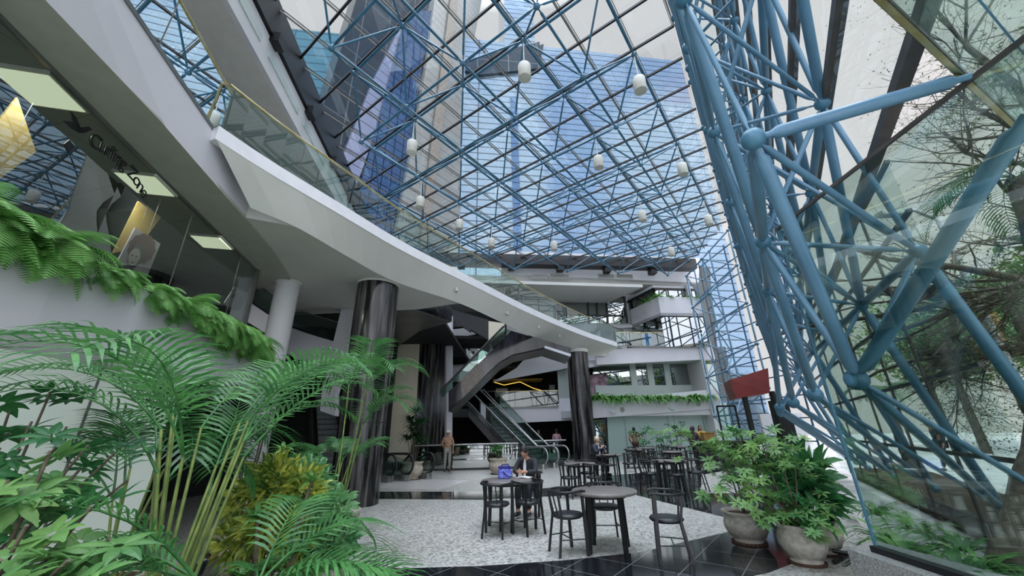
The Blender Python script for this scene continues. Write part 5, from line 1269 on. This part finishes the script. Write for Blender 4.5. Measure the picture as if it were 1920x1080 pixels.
TPX = [  # pixel of table-top centre, radius, label
    ((1132, 918), .47, 'nearest round cafe table, standing clear on the pale floor'),
    ((950, 899), .46, 'round cafe table with the blue lunch bag where a man sits reading'),
    ((1085, 868), .46, 'round cafe table in front of the far marble column'),
    ((1254, 863), .50, 'round cafe table on the dark tiles behind the chair at right'),
    ((1142, 852), .46, 'round cafe table of the blond person beside the far column'),
    ((1189, 842), .48, 'round cafe table just in front of the man in the tan jacket'),
    ((1258, 846), .50, 'round cafe table second behind the one on the dark tiles'),
    ((1271, 837), .50, 'round cafe table left of the dark counter'),
    ((1211, 839), .50, 'farthest round cafe table, near the green glass wall'),
    ((1378, 838), .48, 'round cafe table right of the dark counter, before the red kiosk'),
    ((1436, 858), .48, 'round cafe table half hidden behind the large umbrella plant')]
tables = []; T0_ = None; C0_ = None
for k, (pp, R, lb) in enumerate(TPX):
    p = atz(pp[0], pp[1], .772); loc = (p.x, p.y, 0)
    if p.y > 20.6: s_ = 20.6 / p.y; loc = (p.x * s_, 20.6, 0)
    if T0_ is None: t = T0_ = make_table(.48, loc, lb, 'round cafe tables')
    else: t = copy_tree(T0_); t.location = loc; t['label'] = lb; t.rotation_euler = (0, 0, random.uniform(0, 1.5))
    tables.append(Vector(loc))
tables_rot0 = 0.15; T0_.rotation_euler = (0, 0, -.30)
def chair(x, y, rz, lb):
    global C0_
    if C0_ is None: c = C0_ = make_chair((x, y, 0), rz, lb, 'barrel chairs of the cafe')
    else: c = copy_tree(C0_); c.location = (x, y, 0); c.rotation_euler = (0, 0, rz); c['label'] = lb
    return c
def chair_px(px, py, face, lb, z=.48):  # seat pixel; face = degrees the sitter looks
    p = atz(px, py, z); return chair(p.x, p.y, radians(face - 90), lb)
def chair_at(k, ang, dist, lb):
    t = tables[k]; a = radians(ang); return chair(t.x + dist * cos(a), t.y + dist * sin(a), a + pi / 2, lb)
chair_px(1249, 970, 165, 'black barrel chair standing alone on the dark tiles right of the nearest table')
chair_px(1064, 963, 20, 'black barrel chair pulled up to the left of the nearest table')
chair_px(1134, 948, 262, 'black barrel chair tucked in behind the nearest table')
chair_px(931, 943, 75, 'black barrel chair at the near left side of the lunch bag table')
chair_px(990, 939, 120, 'black barrel chair at the near right side of the lunch bag table')
MANSEAT = chair_px(994, 916, 225, 'black barrel chair the reading man sits on')
chair_at(2, 235, .60, 'black barrel chair at the near left of the table before the far column')
chair_at(2, 300, .62, 'black barrel chair at the near right of the table before the far column')
chair_at(2, 60, .66, 'black barrel chair behind the table before the far column')
chair_at(3, 195, .68, 'black barrel chair left of the table on the dark tiles')
chair_at(3, 262, .66, 'black barrel chair on the near side of the table on the dark tiles')
chair_at(3, 350, .66, 'black barrel chair right of the table on the dark tiles')
chair_at(3, 85, .68, 'black barrel chair behind the table on the dark tiles')
chair_at(4, 255, .62, "black barrel chair on the near side of the blond person's table")
chair_at(4, 350, .66, "empty black barrel chair right of the blond person's table")
CB = chair_at(4, 120, .66, 'black barrel chair the blond person sits on')
chair_at(5, 240, .66, 'black barrel chair at the near left of the table before the tan jacket')
chair_at(5, 320, .66, 'black barrel chair at the near right of the table before the tan jacket')
chair_at(6, 190, .68, 'black barrel chair left of the second table behind the dark-tile one')
chair_at(6, 330, .68, 'black barrel chair right of the second table behind the dark-tile one')
chair_at(6, 80, .70, 'black barrel chair behind the second table behind the dark-tile one')
chair_at(7, 220, .66, 'black barrel chair at the near left of the table by the counter')
chair_at(7, 330, .66, 'black barrel chair at the near right of the table by the counter')
chair_at(8, 60, .72, 'black barrel chair behind the farthest table by the green wall')
chair_at(8, 130, .70, 'black barrel chair left behind the farthest table by the green wall')
chair_at(8, 355, .70, 'black barrel chair right of the farthest table by the green wall')
chair_at(9, 250, .66, 'black barrel chair on the near side of the table before the red kiosk')
chair_at(9, 20, .66, 'black barrel chair right of the table before the red kiosk')
chair_at(10, 200, .66, 'black barrel chair left of the table half hidden by the umbrella plant')
chair_at(10, 300, .66, 'black barrel chair behind the leaning stems of the umbrella plant')

# lunch bag, blue fabric with dark straps
p = atz(946, 897, .775); t = thing('lunch_bag', 'blue lunch bag with dark straps on the cafe table', 'bag', (p.x, p.y + .02, .773), .2)
m_ = MB(); m_.box((0, 0, .09), (.24, .15, .18)); m_.build('body', M('pale_blue_fabric', '#5a62c8', '#8790e6', .6, scale=12), t, bevel=.025)
m_ = MB(); m_.box((0, 0, .19), (.23, .145, .06)); m_.build('lid', M('navy_fabric', '#141a6e', '#1f2790', .6), t, bevel=.02)
m_ = MB(); m_.tube([(-.09, -.08, .16), (-.06, -.09, .25), (.06, -.09, .25), (.09, -.08, .16)], .011, 6); m_.tube([(-.05, -.085, .13), (.03, -.10, .05), (.13, -.09, .03), (.14, -.02, .12)], .010, 6); m_.build('strap', M('dark_navy_webbing', '#0d1140', '#141a55', .7), t)
# open newspaper or book on the table
mb = MB(); mb.slab([(-.14, -.1, 0), (0, -.1, .012), (0, .1, .012), (-.14, .1, 0)], (0, 0, .006)); mb.slab([(0, -.1, .012), (.14, -.1, 0), (.14, .1, 0), (0, .1, .012)], (0, 0, .006))
p = atz(983, 896, .775); o = mb.build('open_book', 'paper'); o.location = (p.x, p.y + .06, .774); o.rotation_euler = (0, 0, -.5); tag(o, 'open white-paged book in front of the reading man', 'book')

# pendant lamps on the lower nodes of the frame
LPX = [((977, 108), 'large pendant cylinder lamp nearest the top middle of the roof'), ((1178, 133), 'pendant cylinder lamp right of the top one, near the truss'), ((776, 266), 'pendant cylinder lamp left, before the pale tower pier'), ((1113, 287), 'pendant cylinder lamp in the middle of the roof'),
       ((1262, 301), 'pendant cylinder lamp beside the truss, middle height'), ((788, 378), 'pendant cylinder lamp low at left, just over the brass handrail'), ((861, 418), 'pendant cylinder lamp over the handrail, second from the left low down'), ((1193, 394), 'pendant cylinder lamp low in the middle right'),
       ((1308, 404), 'pendant cylinder lamp low by the truss'), ((919, 456), 'small far pendant cylinder lamp close to the handrail'), ((1035, 457), 'small far pendant cylinder lamp above the vents'), ((1246, 467), 'small far pendant cylinder lamp above the corner bay')]
def pendant(P, top, lb):
    t = thing('pendant_lamp', lb, 'lamp', P, group='pendant cylinder lamps'); h = top - P[2]
    m_ = MB(); m_.lathe([(.165, 0), (.175, .01), (.175, .45), (.165, .47), (0, .475)], n=24); sh_ = m_.build('lamp_shade', 'lamp_white', t)
    m_ = MB(); m_.lathe([(0, .015), (.163, .015), (.163, .03)], n=24); m_.build('lens', 'lamp_lens', sh_)
    m_ = MB(); m_.tube([(0, 0, .46), (0, 0, h)], .018, 6); m_.build('rod', 'lamp_white', t); return t
tl = list(top.values()); L0 = None
for (px, py), lb in LPX:
    q = atz(px, py, ZR - 1.35); q0 = min(tl, key=lambda v: (v.x - q.x) ** 2 + (v.y - q.y) ** 2); P = (q0.x, q0.y, ZR - 1.45)
    if L0 is None: L0 = pendant(P, ZR, lb)
    else: c = copy_tree(L0); c.location = P; c['label'] = lb
# small spot lamps under the walkway, wall speakers and camera
for k, (px, py, lb) in enumerate(((870, 521, 'small white spot lamp under the walkway, nearest'), (961, 560, 'small white spot lamp under the walkway, second'), (1021, 590, 'small white spot lamp under the walkway, third'), (1073, 613, 'small white spot lamp under the walkway, farthest'))):
    i = min(range(NB), key=lambda j: abs((lambda v: 960 + FPX * (v.dot(_r) / v.dot(_f)))(Vector((front[j].x, front[j].y, 6.3)) - Vector((0, 0, EYE))) - px)); q = front[i].lerp(back[i], .42); z = ZN + (ZS - ZN) * .42
    t = thing('spot_lamp', lb, 'lamp', (q.x, q.y, z - .12), group='spot lamps under the walkway'); m_ = MB(); m_.lathe([(.05, 0), (.055, .01), (.055, .14)], n=12); m_.build('housing', 'lamp_white', t); m_ = MB(); m_.lathe([(0, .004), (.045, .004), (.045, -.001)], n=12); m_.build('lens', 'black', t)
for px, py, lb in ((1167, 768, 'round grey wall speaker left on the far planter fascia'), (1310, 757, 'round grey wall speaker at the right end of the far fascia')):
    p = bp(px, py, 21.99); t = thing('wall_speaker', lb, 'speaker', p, BA, 'round wall speakers'); m_ = MB(); m_.tube([(0, 0, 0), (0, -.04, 0)], [.15, .13], 20); m_.build('grille', 'stone', t); m_ = MB(); m_.tube([(0, -.035, 0), (0, -.05, 0)], [.05, .04], 12); m_.build('badge', 'clad', t)
p = bp(1147, 773, 21.98); t = thing('security_camera', 'white security camera on the far planter fascia', 'camera', p)
m_ = MB(); m_.bar((0, 0, 0), (0, -.15, .02), .03, .03); m_.build('bracket', 'fascia', t); m_ = MB(); m_.bar((-.12, -.17, .07), (.16, -.2, -.03), .09, .09); m_.build('body', 'fascia', t); m_ = MB(); m_.tube([(.15, -.2, -.03), (.19, -.205, -.045)], .035, 10); m_.build('lens', 'black', t)
# dark counter with wooden side, box on it
p = atz(1300, 866, 0); t = thing('service_counter', 'dark round-ended service counter where two women stand', 'counter', (9.3, 18.9, 0))
m_ = MB(); m_.prism([(-.9, .4), (-.75, -.35), (.4, -.75), (1.6, -.6), (1.9, .3), (1.2, .9), (-.3, .9)], 0, .98); m_.build('body', 'dark', t)
m_ = MB(); m_.prism([(-.95, .45), (-.8, -.4), (.4, -.82), (1.65, -.66), (1.97, .3), (1.25, .97), (-.33, .97)], .98, 1.04); m_.build('countertop', 'black', t)
p = Vector((8.9, 18.75, 1.04)); mb = MB(); mb.box((0, 0, .18), (.5, .35, .36)); mb.box((0, 0, .37), (.54, .39, .03)); o = mb.build('wooden_box', M('wood_box', '#8a6a34', '#a5854a', .6)); o.location = p; tag(o, 'light wooden display box on the dark counter', 'box')
# red kiosk
t = thing('red_kiosk', 'raised dark red box kiosk on black posts in front of the blue glass corner', 'kiosk', (12.0, 17.6, 0))
def q3(px, py, Y): return aty(px, py, Y)
m_ = MB(); a, b, c_, d_ = q3(1368, 712, 17.0), q3(1440, 690, 16.4), q3(1444, 736, 16.4), q3(1381, 747, 17.0)
m_.slab([a, b, c_, d_], Vector((.55, 1.6, 0))); m_.build('cabin', 'red', t, world=True)
m_ = MB()
for px, py, Y in ((1396, 745, 17.0), (1448, 738, 17.2)): u_ = q3(px, py, Y); m_.bar((u_.x, u_.y, 0), (u_.x, u_.y, u_.z + .1), .16, .16)
u_ = q3(1452, 745, 17.6); m_.box((u_.x + .1, 17.6, 1.35), (.5, .6, 2.7)); m_.build('post', 'black', t, world=True)
# black display frame beside the kiosk
t = thing('display_stand', 'tall black framed glass stand left of the red kiosk', 'stand', (*aty(1372, 800, 18.5)[:2], 0)); x0 = 0
m_ = MB()
for s in (-.5, .35): m_.bar((s, 0, 0), (s, 0, 2.55), .06, .06)
m_.bar((-.5, 0, 2.55), (.35, 0, 2.55), .08, .08); m_.build('frame', 'black', t); m_ = MB(); m_.box((-.07, 0, 1.3), (.8, .02, 2.4)); m_.build('glass_pane', 'glass', t)
# grey low wall behind the cafe at right
mb = MB(); p = aty(1400, 770, 19.5); mb.box((12.9, 19.4, 1.1), (2.2, .15, 2.2), .1); struct('wall_low', mb, 'white')

t = thing('metal_pipes', 'bundle of dark metal pipes lying on the floor between the stone urns and the glass', 'pipes', (4.15, 5.85, 0))
for k, (a, b) in enumerate((((-.25, -.28, .03), (.25, .1, .03)), ((-.2, -.36, .03), (.3, .02, .03)), ((-.1, -.1, .1), (.22, -.22, .05)))): m_ = MB(); m_.tube([a, b], .025, 8); m_.build('pipe', 'chrome' if k == 1 else 'black', t)
# ================================================================== PEOPLE
def skin_mesh(vs, es, rs, root=0, sub=1):
    me = bpy.data.meshes.new('tmp'); me.from_pydata([tuple(v) for v in vs], es, []); o = bpy.data.objects.new('tmp', me); COL.objects.link(o)
    sk = o.modifiers.new('s', 'SKIN'); lay = me.skin_vertices[0] if me.skin_vertices else None
    if lay is None:
        bpy.context.view_layer.objects.active = o; o.select_set(True); bpy.ops.object.modifier_remove(modifier='s'); sk = o.modifiers.new('s', 'SKIN'); lay = me.skin_vertices[0]
    for i, r in enumerate(rs): lay.data[i].radius = (r, r) if not isinstance(r, tuple) else r
    lay.data[root].use_root = True
    sb = o.modifiers.new('b', 'SUBSURF'); sb.levels = sub; sb.render_levels = sub
    dg = bpy.context.evaluated_depsgraph_get(); ev = o.evaluated_get(dg); m2 = ev.to_mesh()
    V_ = [tuple(v.co) for v in m2.vertices]; F_ = [tuple(p.vertices) for p in m2.polygons]; ev.to_mesh_clear()
    bpy.data.objects.remove(o); bpy.data.meshes.remove(me); return V_, F_
def limb_graph(J, names, rad, hands=None):
    pass
def person(label, loc, rz, J, top, trousers, shoes='black', hair='#1d1713', skin='skin', hairstyle='short', H=1.0, extra=None, headtilt=0.0, sleeves=True, coat=False, cap=None, bottoms_long=True):
    t = thing('person', label, 'person', loc, rz)
    Vv = lambda k: Vector(J[k]) * H
    vs, es, rs = [], [], []
    def add(p, r, par=None):
        vs.append(p); rs.append(r * H); i = len(vs) - 1
        if par is not None: es.append((par, i))
        return i
    pel = add(Vv('pelvis'), (.13, .10)[0] if True else .1); ch = add(Vv('pelvis').lerp(Vv('chest'), .5), .115, pel); c2 = add(Vv('chest'), .13, ch); nk = add(Vv('neck'), .052, c2); hd = add(Vv('head') + Vector((0, 0, -.03)) * H, .06, nk)
    for s in ('L', 'R'):
        sh = add(Vv('sh' + s), .055, c2); el = add(Vv('el' + s), .042, sh); wr = add(Vv('wr' + s), .027, el)
        d = (Vv('wr' + s) - Vv('el' + s)).normalized(); d2 = Vector(J.get('hd' + s, tuple(d))).normalized(); pm = add(Vv('wr' + s) + d2 * .055 * H, .026, wr)
        sd = d2.cross(Vector((0, 1, .3))).normalized()
        for f, (off, ln) in enumerate(((-.028, .062), (-.010, .074), (.010, .070), (.028, .055))):
            b = add(Vv('wr' + s) + (d2 * .09 + sd * off) * H, .0095, pm); m = add(vs[b] + (d2 * ln * .5) * H + Vector((0, .008, -.006)), .0088, b); add(vs[m] + (d2 * .4 + Vector((0, .25, -.45))).normalized() * ln * .5 * H, .007, m)
        tb = add(Vv('wr' + s) + (d2 * .035 + sd * (-.038)) * H, .011, pm); add(vs[tb] + (d2 * .6 - sd * .6).normalized() * .045 * H, .008, tb)
        hp = add(Vv('hp' + s), .088, pel); kn = add(Vv('kn' + s), .057, hp); an = add(Vv('an' + s), .036, kn); add(Vv('an' + s) + Vector(J.get('ft', (0, .13, -.045))) * H, .032, an)
    V_, F_ = skin_mesh(vs, es, rs)
    mb = MB(); mb.add(V_, F_, True)
    # head: skull, jaw, nose, ears in the same mesh
    hc = Vv('head') + Vector((0, 0, .03)) * H; R = Matrix.Rotation(headtilt, 3, 'X')
    hm = MB(); hm.ball((0, 0, 0), .1, 16, 12)
    hv = []
    for v in hm.v:
        x, y, z = v; z *= 1.2; x *= .78; y *= .98
        if z < -.02: x *= 1 + (z + .02) * 3.2; y *= 1 + (z + .02) * 1.4
        hv.append(hc + R @ Vector((x, y, z)) * H)
    mb.add(hv, hm.f, True)
    n_ = MB(); n_.ball((0, .098, -.012), .014, 8, 6, (1, 1.2, 1.7)); n_.ball((.078, -.005, -.01), .018, 8, 6, (.5, .8, 1.4)); n_.ball((-.078, -.005, -.01), .018, 8, 6, (.5, .8, 1.4))
    mb.add([hc + R @ Vector(v) * H for v in n_.v], n_.f, True)
    mb.build('body', skin, t)
    e_ = MB()
    for s in (-1, 1): e_.ball(hc + R @ Vector((s * .030, .088, .008)) * H, .009 * H, 8, 6)
    e_.build('eyes', 'black', t)
    e_ = MB(); e_.ball(hc + R @ Vector((0, .086, -.055)) * H, .016 * H, 8, 6, (1.2, .5, .3)); e_.build('mouth', M('lips', '#8a4a44', '#94524c', .5), t)
    # hair
    hm = MB(); hm.ball((0, -.012, .018), .108, 16, 10, (.84, 1.02, 1.18)); keep = []
    for f in hm.f:
        c = sum((Vector(hm.v[i]) for i in f), Vector()) / len(f)
        if c.y < .045 + c.z * .45 and c.z > (-.06 if c.y < 0 else .0): keep.append(f)
    m_ = MB(); m_.add([hc + R @ Vector(v) * H for v in hm.v], keep, True)
    if hairstyle == 'long':
        m_.tube([hc + R @ Vector((0, -.06, .03)) * H, hc + R @ Vector((0, -.10, -.10)) * H, hc + Vector((0, -.11, -.30)) * H], [.085 * H, .09 * H, .05 * H], 12)
    m_.build('hair', M('hair', hair, hair, .6, scale=30), t)
    if cap:
        m_ = MB(); m_.lathe([(.098, .045), (.10, .06), (.09, .10), (.055, .135), (0, .145)], n=20); m_.slab([(-.06, .08, .05), (.06, .08, .05), (.045, .17, .04), (-.045, .17, .04)], (0, 0, .008))
        m_.v = [tuple(hc + R @ Vector(v) * H) for v in m_.v]; m_.build('cap', cap, t)
    # top garment
    vs, es, rs = [], [], []; g = .022
    pel = add(Vv('pelvis') + Vector((0, 0, .02 if not coat else -.12)), .135 + g * .5); ch = add(Vv('pelvis').lerp(Vv('chest'), .5), .13 + g * .5, pel); c2 = add(Vv('chest'), .14 + g * .4, ch); nk = add(Vv('chest').lerp(Vv('neck'), .72), .085, c2)
    for s in ('L', 'R'):
        sh = add(Vv('sh' + s), .075, c2); el = add(Vv('el' + s), .062, sh); add(Vv('el' + s).lerp(Vv('wr' + s), .92 if sleeves else .1), .045, el)
    V_, F_ = skin_mesh(vs, es, rs); m_ = MB(); m_.add(V_, F_, True); m_.build('jacket' if coat or sleeves else 'shirt', top, t)
    vs, es, rs = [], [], []
    pel = add(Vv('pelvis') + Vector((0, 0, -.02)), .14)
    for s in ('L', 'R'): hp = add(Vv('hp' + s), .102, pel); kn = add(Vv('kn' + s), .075, hp); add(Vv('an' + s) + Vector((0, 0, .03)), .06, kn)
    V_, F_ = skin_mesh(vs, es, rs); m_ = MB(); m_.add(V_, F_, True); m_.build('trousers', trousers, t)
    for s in ('L', 'R'):
        a = Vv('an' + s); f = a + Vector(J.get('ft', (0, .13, -.045))) * H; m_ = MB(); m_.tube([a + Vector((0, -.05, -.05)), a + Vector((0, .0, -.035)), f + Vector((0, 0, -.0)), f + Vector((0, .05, -.012))], [.03, .05, .042, .022], 10); m_.build('shoe', shoes, t)
    if extra: extra(t, Vv)
    return t
STAND = dict(pelvis=(0, 0, .95), chest=(0, .01, 1.30), neck=(0, 0, 1.47), head=(0, .02, 1.58), shL=(-.18, 0, 1.41), shR=(.18, 0, 1.41), elL=(-.25, -.02, 1.14), elR=(.25, -.02, 1.14),
             wrL=(-.25, .06, .90), wrR=(.25, .06, .90), hpL=(-.09, 0, .90), hpR=(.09, 0, .90), knL=(-.10, .01, .50), knR=(.10, .01, .50), anL=(-.11, -.02, .09), anR=(.11, -.02, .09))
def pose(**k): d = dict(STAND); d.update(k); return d
SIT = dict(pelvis=(0, -.02, .60), chest=(0, .10, .93), neck=(0, .17, 1.08), head=(0, .26, 1.17), shL=(-.18, .12, 1.03), shR=(.18, .12, 1.03), elL=(-.24, .26, .82), elR=(.24, .26, .82),
           wrL=(-.09, .44, .84), wrR=(.09, .44, .84), hpL=(-.09, .02, .58), hpR=(.09, .02, .58), knL=(-.12, .40, .56), knR=(.12, .40, .56), anL=(-.12, .38, .12), anR=(.12, .36, .12))
fab = lambda n, a, b=None, r=.85: M(n, a, b or a, r, scale=14)
def face(dx, dy): return atan2(dy, dx) - pi / 2
seat = MANSEAT.location; tb = tables[1]
# the reader: chair and man face the table
dv = Vector((tb.x - seat.x, tb.y - seat.y)); rz = face(dv.x, dv.y); MANSEAT.rotation_euler = (0, 0, rz)
def white_front(t, Vv):
    m_ = MB(); m_.blade(Vv('neck') + Vector((0, .075, -.02)), Vector((0, .12, -1)), Vector((1, 0, 0)), .36, .07, 0, 3, tip=.6); m_.build('white_shirt_front', 'paper', t)
person('seated dark-haired man in a dark jacket bent over the table reading', (seat.x, seat.y, 0), rz, SIT, fab('dark_jacket', '#1b1d22', '#2a2d34'), fab('dark_jeans', '#14161a', '#1e2228'), hair='#15110f', headtilt=-.75, extra=white_front)
p = atz(838, 880, 0); p = p * (18.9 / p.y)
person('standing man in a cap, tan shirt and light grey trousers at the guard rail', (p.x, p.y, 0), radians(185), pose(wrR=(.14, .16, 1.02), elR=(.27, -.05, 1.12)), fab('tan_shirt', '#a8846c', '#b8937a'), fab('light_trousers', '#94958c', '#a2a399'), cap='beige', sleeves=False, hair='#6a6560')
p = aty(1043, 808, 24.9)
person('man in a pale pink shirt seen from behind beyond the far guard rail', (p.x, p.y, 0), radians(10), pose(wrL=(-.1, .2, 1.15)), fab('pink_shirt', '#c69aa2', '#d4aab0'), fab('black_trousers', '#131313'), hair='#3d342e')
p = aty(1010, 815, 25.3)
person('dark-clothed figure standing in the shade left of the pink shirt', (p.x, p.y, 0), radians(160), pose(), fab('black_coat', '#15161a', '#1c1e22'), fab('black_trousers2', '#101012'), hair='#101010', coat=True)
c = CB.location; tb = tables[4]; dv = Vector((tb.x - c.x, tb.y - c.y)); CB.rotation_euler = (0, 0, face(dv.x, dv.y))
SITUP = dict(SIT); SITUP.update(chest=(0, .03, .95), neck=(0, .05, 1.12), head=(0, .08, 1.24), shL=(-.18, .04, 1.06), shR=(.18, .04, 1.06), wrL=(-.12, .36, .86), wrR=(.05, .34, 1.0))
person('seated person with pale blond hair and dark jacket facing the camera by the column', (c.x, c.y, 0), face(dv.x, dv.y), SITUP, fab('navy_jacket', '#20242e', '#2e3340'), fab('dark_trousers', '#17181b'), hair='#c9bda0', skin='skin2', extra=white_front)
p = aty(1188, 803, 21.9)
person('man in a tan jacket standing back turned at the green glass wall', (p.x, 21.9, 0), radians(-8), pose(elL=(-.30, -.04, 1.14), elR=(.30, -.04, 1.14), wrL=(-.22, .12, .98), wrR=(.22, .12, .98)), fab('tan_jacket', '#a07a62', '#b48c72'), fab('brown_trousers', '#3a2320'), hair='#17120f')
p = aty(1297, 797, 18.3)
person('woman with long dark hair and dark clothes standing at the counter', (p.x, p.y, 0), radians(-60), pose(wrR=(.12, .28, 1.05), elR=(.24, .08, 1.12)), fab('plum_top', '#3a2c32', '#463840'), fab('black_skirt', '#141416'), hair='#1c1210', hairstyle='long', H=.98)
p = aty(1313, 788, 19.9)
person('woman in a yellow top behind the counter, facing the camera', (p.x, 20.1, 0), radians(170), pose(wrL=(-.2, .25, 1.05)), fab('yellow_top', '#b8922a', '#cfa838'), fab('black_trousers3', '#141416'), hair='#1a1210', hairstyle='long', H=1.0)
p = atz(1785, 885, 0)
person('grey-haired passer-by in a dark coat walking outside past the glass', (p.x, p.y, .02), radians(70), pose(chest=(0, .07, 1.29), neck=(0, .12, 1.45), head=(0, .17, 1.55), knL=(-.10, .14, .50), anL=(-.10, .22, .10), knR=(.10, -.02, .50), anR=(.10, -.24, .13)), fab('dark_coat', '#2b3138', '#3a4148'), fab('grey_trousers', '#33373c'), hair='#8a8a8a', coat=True)

# ================================================================== SIGNS AND PICTURES
def gl_plane(px, py, off=0.0):          # point on the shop glass
    for i in (0, 1, 2):
        P_, Q_ = gb[i], gb[i + 1]; e = (Q_ - P_); L_ = e.length; e.normalize(); nn_ = Vector((-e.y, e.x)) * off
        deg = math.degrees(atan2(e.y, e.x)); q_ = onplane(px, py, (P_.x + nn_.x, P_.y + nn_.y), deg); s = (Vector((q_.x, q_.y)) - P_).dot(e)
        if s <= L_ or i == 2: return q_, e
def text_mesh(ch, size):
    cu = bpy.data.curves.new('t', 'FONT'); cu.body = ch; cu.size = size; cu.extrude = .004; o = bpy.data.objects.new('t', cu); COL.objects.link(o)
    dg = bpy.context.evaluated_depsgraph_get(); ev = o.evaluated_get(dg); m = ev.to_mesh(); V_ = [v.co.copy() for v in m.vertices]; F_ = [tuple(p.vertices) for p in m.polygons]; ev.to_mesh_clear(); bpy.data.objects.remove(o); return V_, F_
def lettering(name, label, text, a, b, arch, size, mat, off=-.008, sp=1.0):
    """text along the glass from pixel a to pixel b"""
    A, e = gl_plane(*a, off); B, _e = gl_plane(*b, off); t = thing(name, label, 'sign', A); d = (B - A); L = d.length; d.normalize(); n_ = Vector((-e.y, e.x, 0)); up = d.cross(n_) * -1
    if up.z < 0: up = -up
    W_ = {'i': .35, 'l': .35, ' ': .5, 'C': 1.15, 'Z': 1.05, 'r': .6}; tot = sum(W_.get(c, .85) for c in text); x = 0
    for c in text:
        w = W_.get(c, .85)
        if c != ' ':
            V_, F_ = text_mesh(c, size); f = (x + w / 2) / tot; ang = -arch * (f - .5) * 2; org = A + d * (L * x / tot) + up * (arch * L * .5 * (1 - (2 * f - 1) ** 2)); dx = d * cos(ang) + up * sin(ang); uy = up * cos(ang) - d * sin(ang); nz = dx.cross(uy)
            m_ = MB(); m_.add([org + dx * v.x + uy * v.y + nz * v.z for v in V_], F_); m_.build('letter', mat, t, world=True)
        x += w
    return t, A, d, up
t, A, d, up = lettering('shop_lettering', 'black arched lettering Curling Zone with a swoosh emblem on the shop window', 'Curling Zone', (163, 272), (268, 372), .22, .29, 'black')
E_, e = gl_plane(150, 238, -.03); m_ = MB()
def sw(pts, nm='emblem'):
    m_ = MB(); q_ = [gl_plane(px, py, -.008)[0] for px, py in pts]; nv = Vector((-e.y, e.x, 0)) * .008; m_.slab(q_, nv); m_.build(nm, 'black', t, world=True)
sw([(133, 208), (143, 220), (152, 240), (158, 250), (149, 249), (141, 236)]); sw([(120, 226), (138, 228), (150, 238), (166, 237), (174, 243), (160, 249), (148, 249), (134, 240)]); sw([(120, 270), (130, 262), (140, 274), (130, 288)])
def picture(name, pts, mat, label, cat, off=.35, parts=(), th=.02):
    q_ = [gl_plane(px, py, off)[0] for px, py in pts]; c_ = sum(q_, Vector()) / len(q_); t_ = thing(name, label, cat, c_); e_ = gl_plane(*pts[0], off)[1]; nv = Vector((-e_.y, e_.x, 0)) * th
    m_ = MB(); m_.slab(q_, nv); m_.build('board', mat, t_, world=True)
    for k, (nm, ell, mt) in enumerate(parts):
        cx, cy, rx, ry, rot = ell; pp = [(cx + rx * cos(a) * cos(rot) - ry * sin(a) * sin(rot), cy + rx * cos(a) * sin(rot) + ry * sin(a) * cos(rot)) for a in [2 * pi * i / 22 for i in range(22)]]
        if nm == 'curly_hair': pp = [(cx + (x_ - cx) * (1 + .10 * (i % 2)), cy + (y_ - cy) * (1 + .10 * (i % 2))) for i, (x_, y_) in enumerate(pp)]
        o2 = off - .006 - .004 * k; m_ = MB(); m_.slab([gl_plane(px, py, o2)[0] for px, py in pp], nv * .1); m_.build(nm, mt, t_, world=True)
    m_ = MB(); m_.tube([c_ + Vector((0, 0, .2)), Vector((c_.x, c_.y, 5.76))], .004, 4); m_.build('hanging_wire', 'clad', t_, world=True)
lav = M('lavender_print', '#cdc6d0', '#dcd5dc', .5); hairp = M('auburn_print', '#5e3a3c', '#7d5052', .6, scale=30); facep = M('pale_print', '#e6dcda', '#eee4e2', .5); inkp = M('dark_print', '#4a3f48', '#574b54', .5)
picture('portrait_poster', [(254, 427), (301, 457), (272, 529), (220, 492)], lav, 'portrait poster of a curly-haired woman hanging inside the shop window', 'poster', .35,
        (('curly_hair', (266, 466, 24, 27, .5), hairp), ('hair_shadow', (257, 478, 13, 24, .4), inkp), ('neck', (256, 512, 9, 14, .5), facep), ('face', (252, 482, 10.5, 17, .35), facep), ('eye', (248, 479, 2.2, 1.2, .5), inkp), ('eye', (256, 481, 2.2, 1.2, .5), inkp), ('mouth', (249, 493, 3.2, 1.2, .4), hairp)))
picture('hanging_banner', [(260, 377), (302, 407), (262, 462), (212, 475)], 'ochre', 'ochre hanging banner behind the curly-hair portrait in the shop', 'banner', .55)
picture('hanging_banner', [(33, 183), (68, 285), (0, 335), (-14, 240)], 'ochre', 'ochre banner at the left frame edge inside the shop', 'banner', .55)
picture('portrait_poster', [(440, 538), (471, 551), (452, 600), (421, 568)], 'paper', 'small portrait poster of a brown-haired woman at the far end of the shop window', 'poster', .2,
        (('hair', (441, 566, 13, 17, .5), hairp), ('face', (432, 568, 7, 11, .4), facep)))
# pictures at the far side
mb = MB(); bslab(mb, [(1101, 704), (1137, 701), (1139, 738), (1104, 744)], 23.56, .04); o = mb.build('board', M('mauve_flower_print', '#6d4654', '#b79aa8', .6, scale=3), None); o.name = 'flower_poster'; tag(o, 'mauve flower poster above the far planter beside the marble column', 'poster')
mb = MB(); bslab(mb, [(1205, 625), (1226, 624), (1227, 649), (1206, 649)], 23.0, .04); o = mb.build('blue_sign', M('blue_painting', '#2b6cae', '#5c9bd0', .5, scale=3), None); tag(o, 'blue painted sign board behind the short far guard on level three', 'sign')
# leafy hanging plant over the upper guard
fern((-5.75, 3.1, 10.1), 'dark leafy plant hanging from the upper ceiling at the top frame edge', .55, 30, 200, None, 'drac_dk', name='hanging_plant')
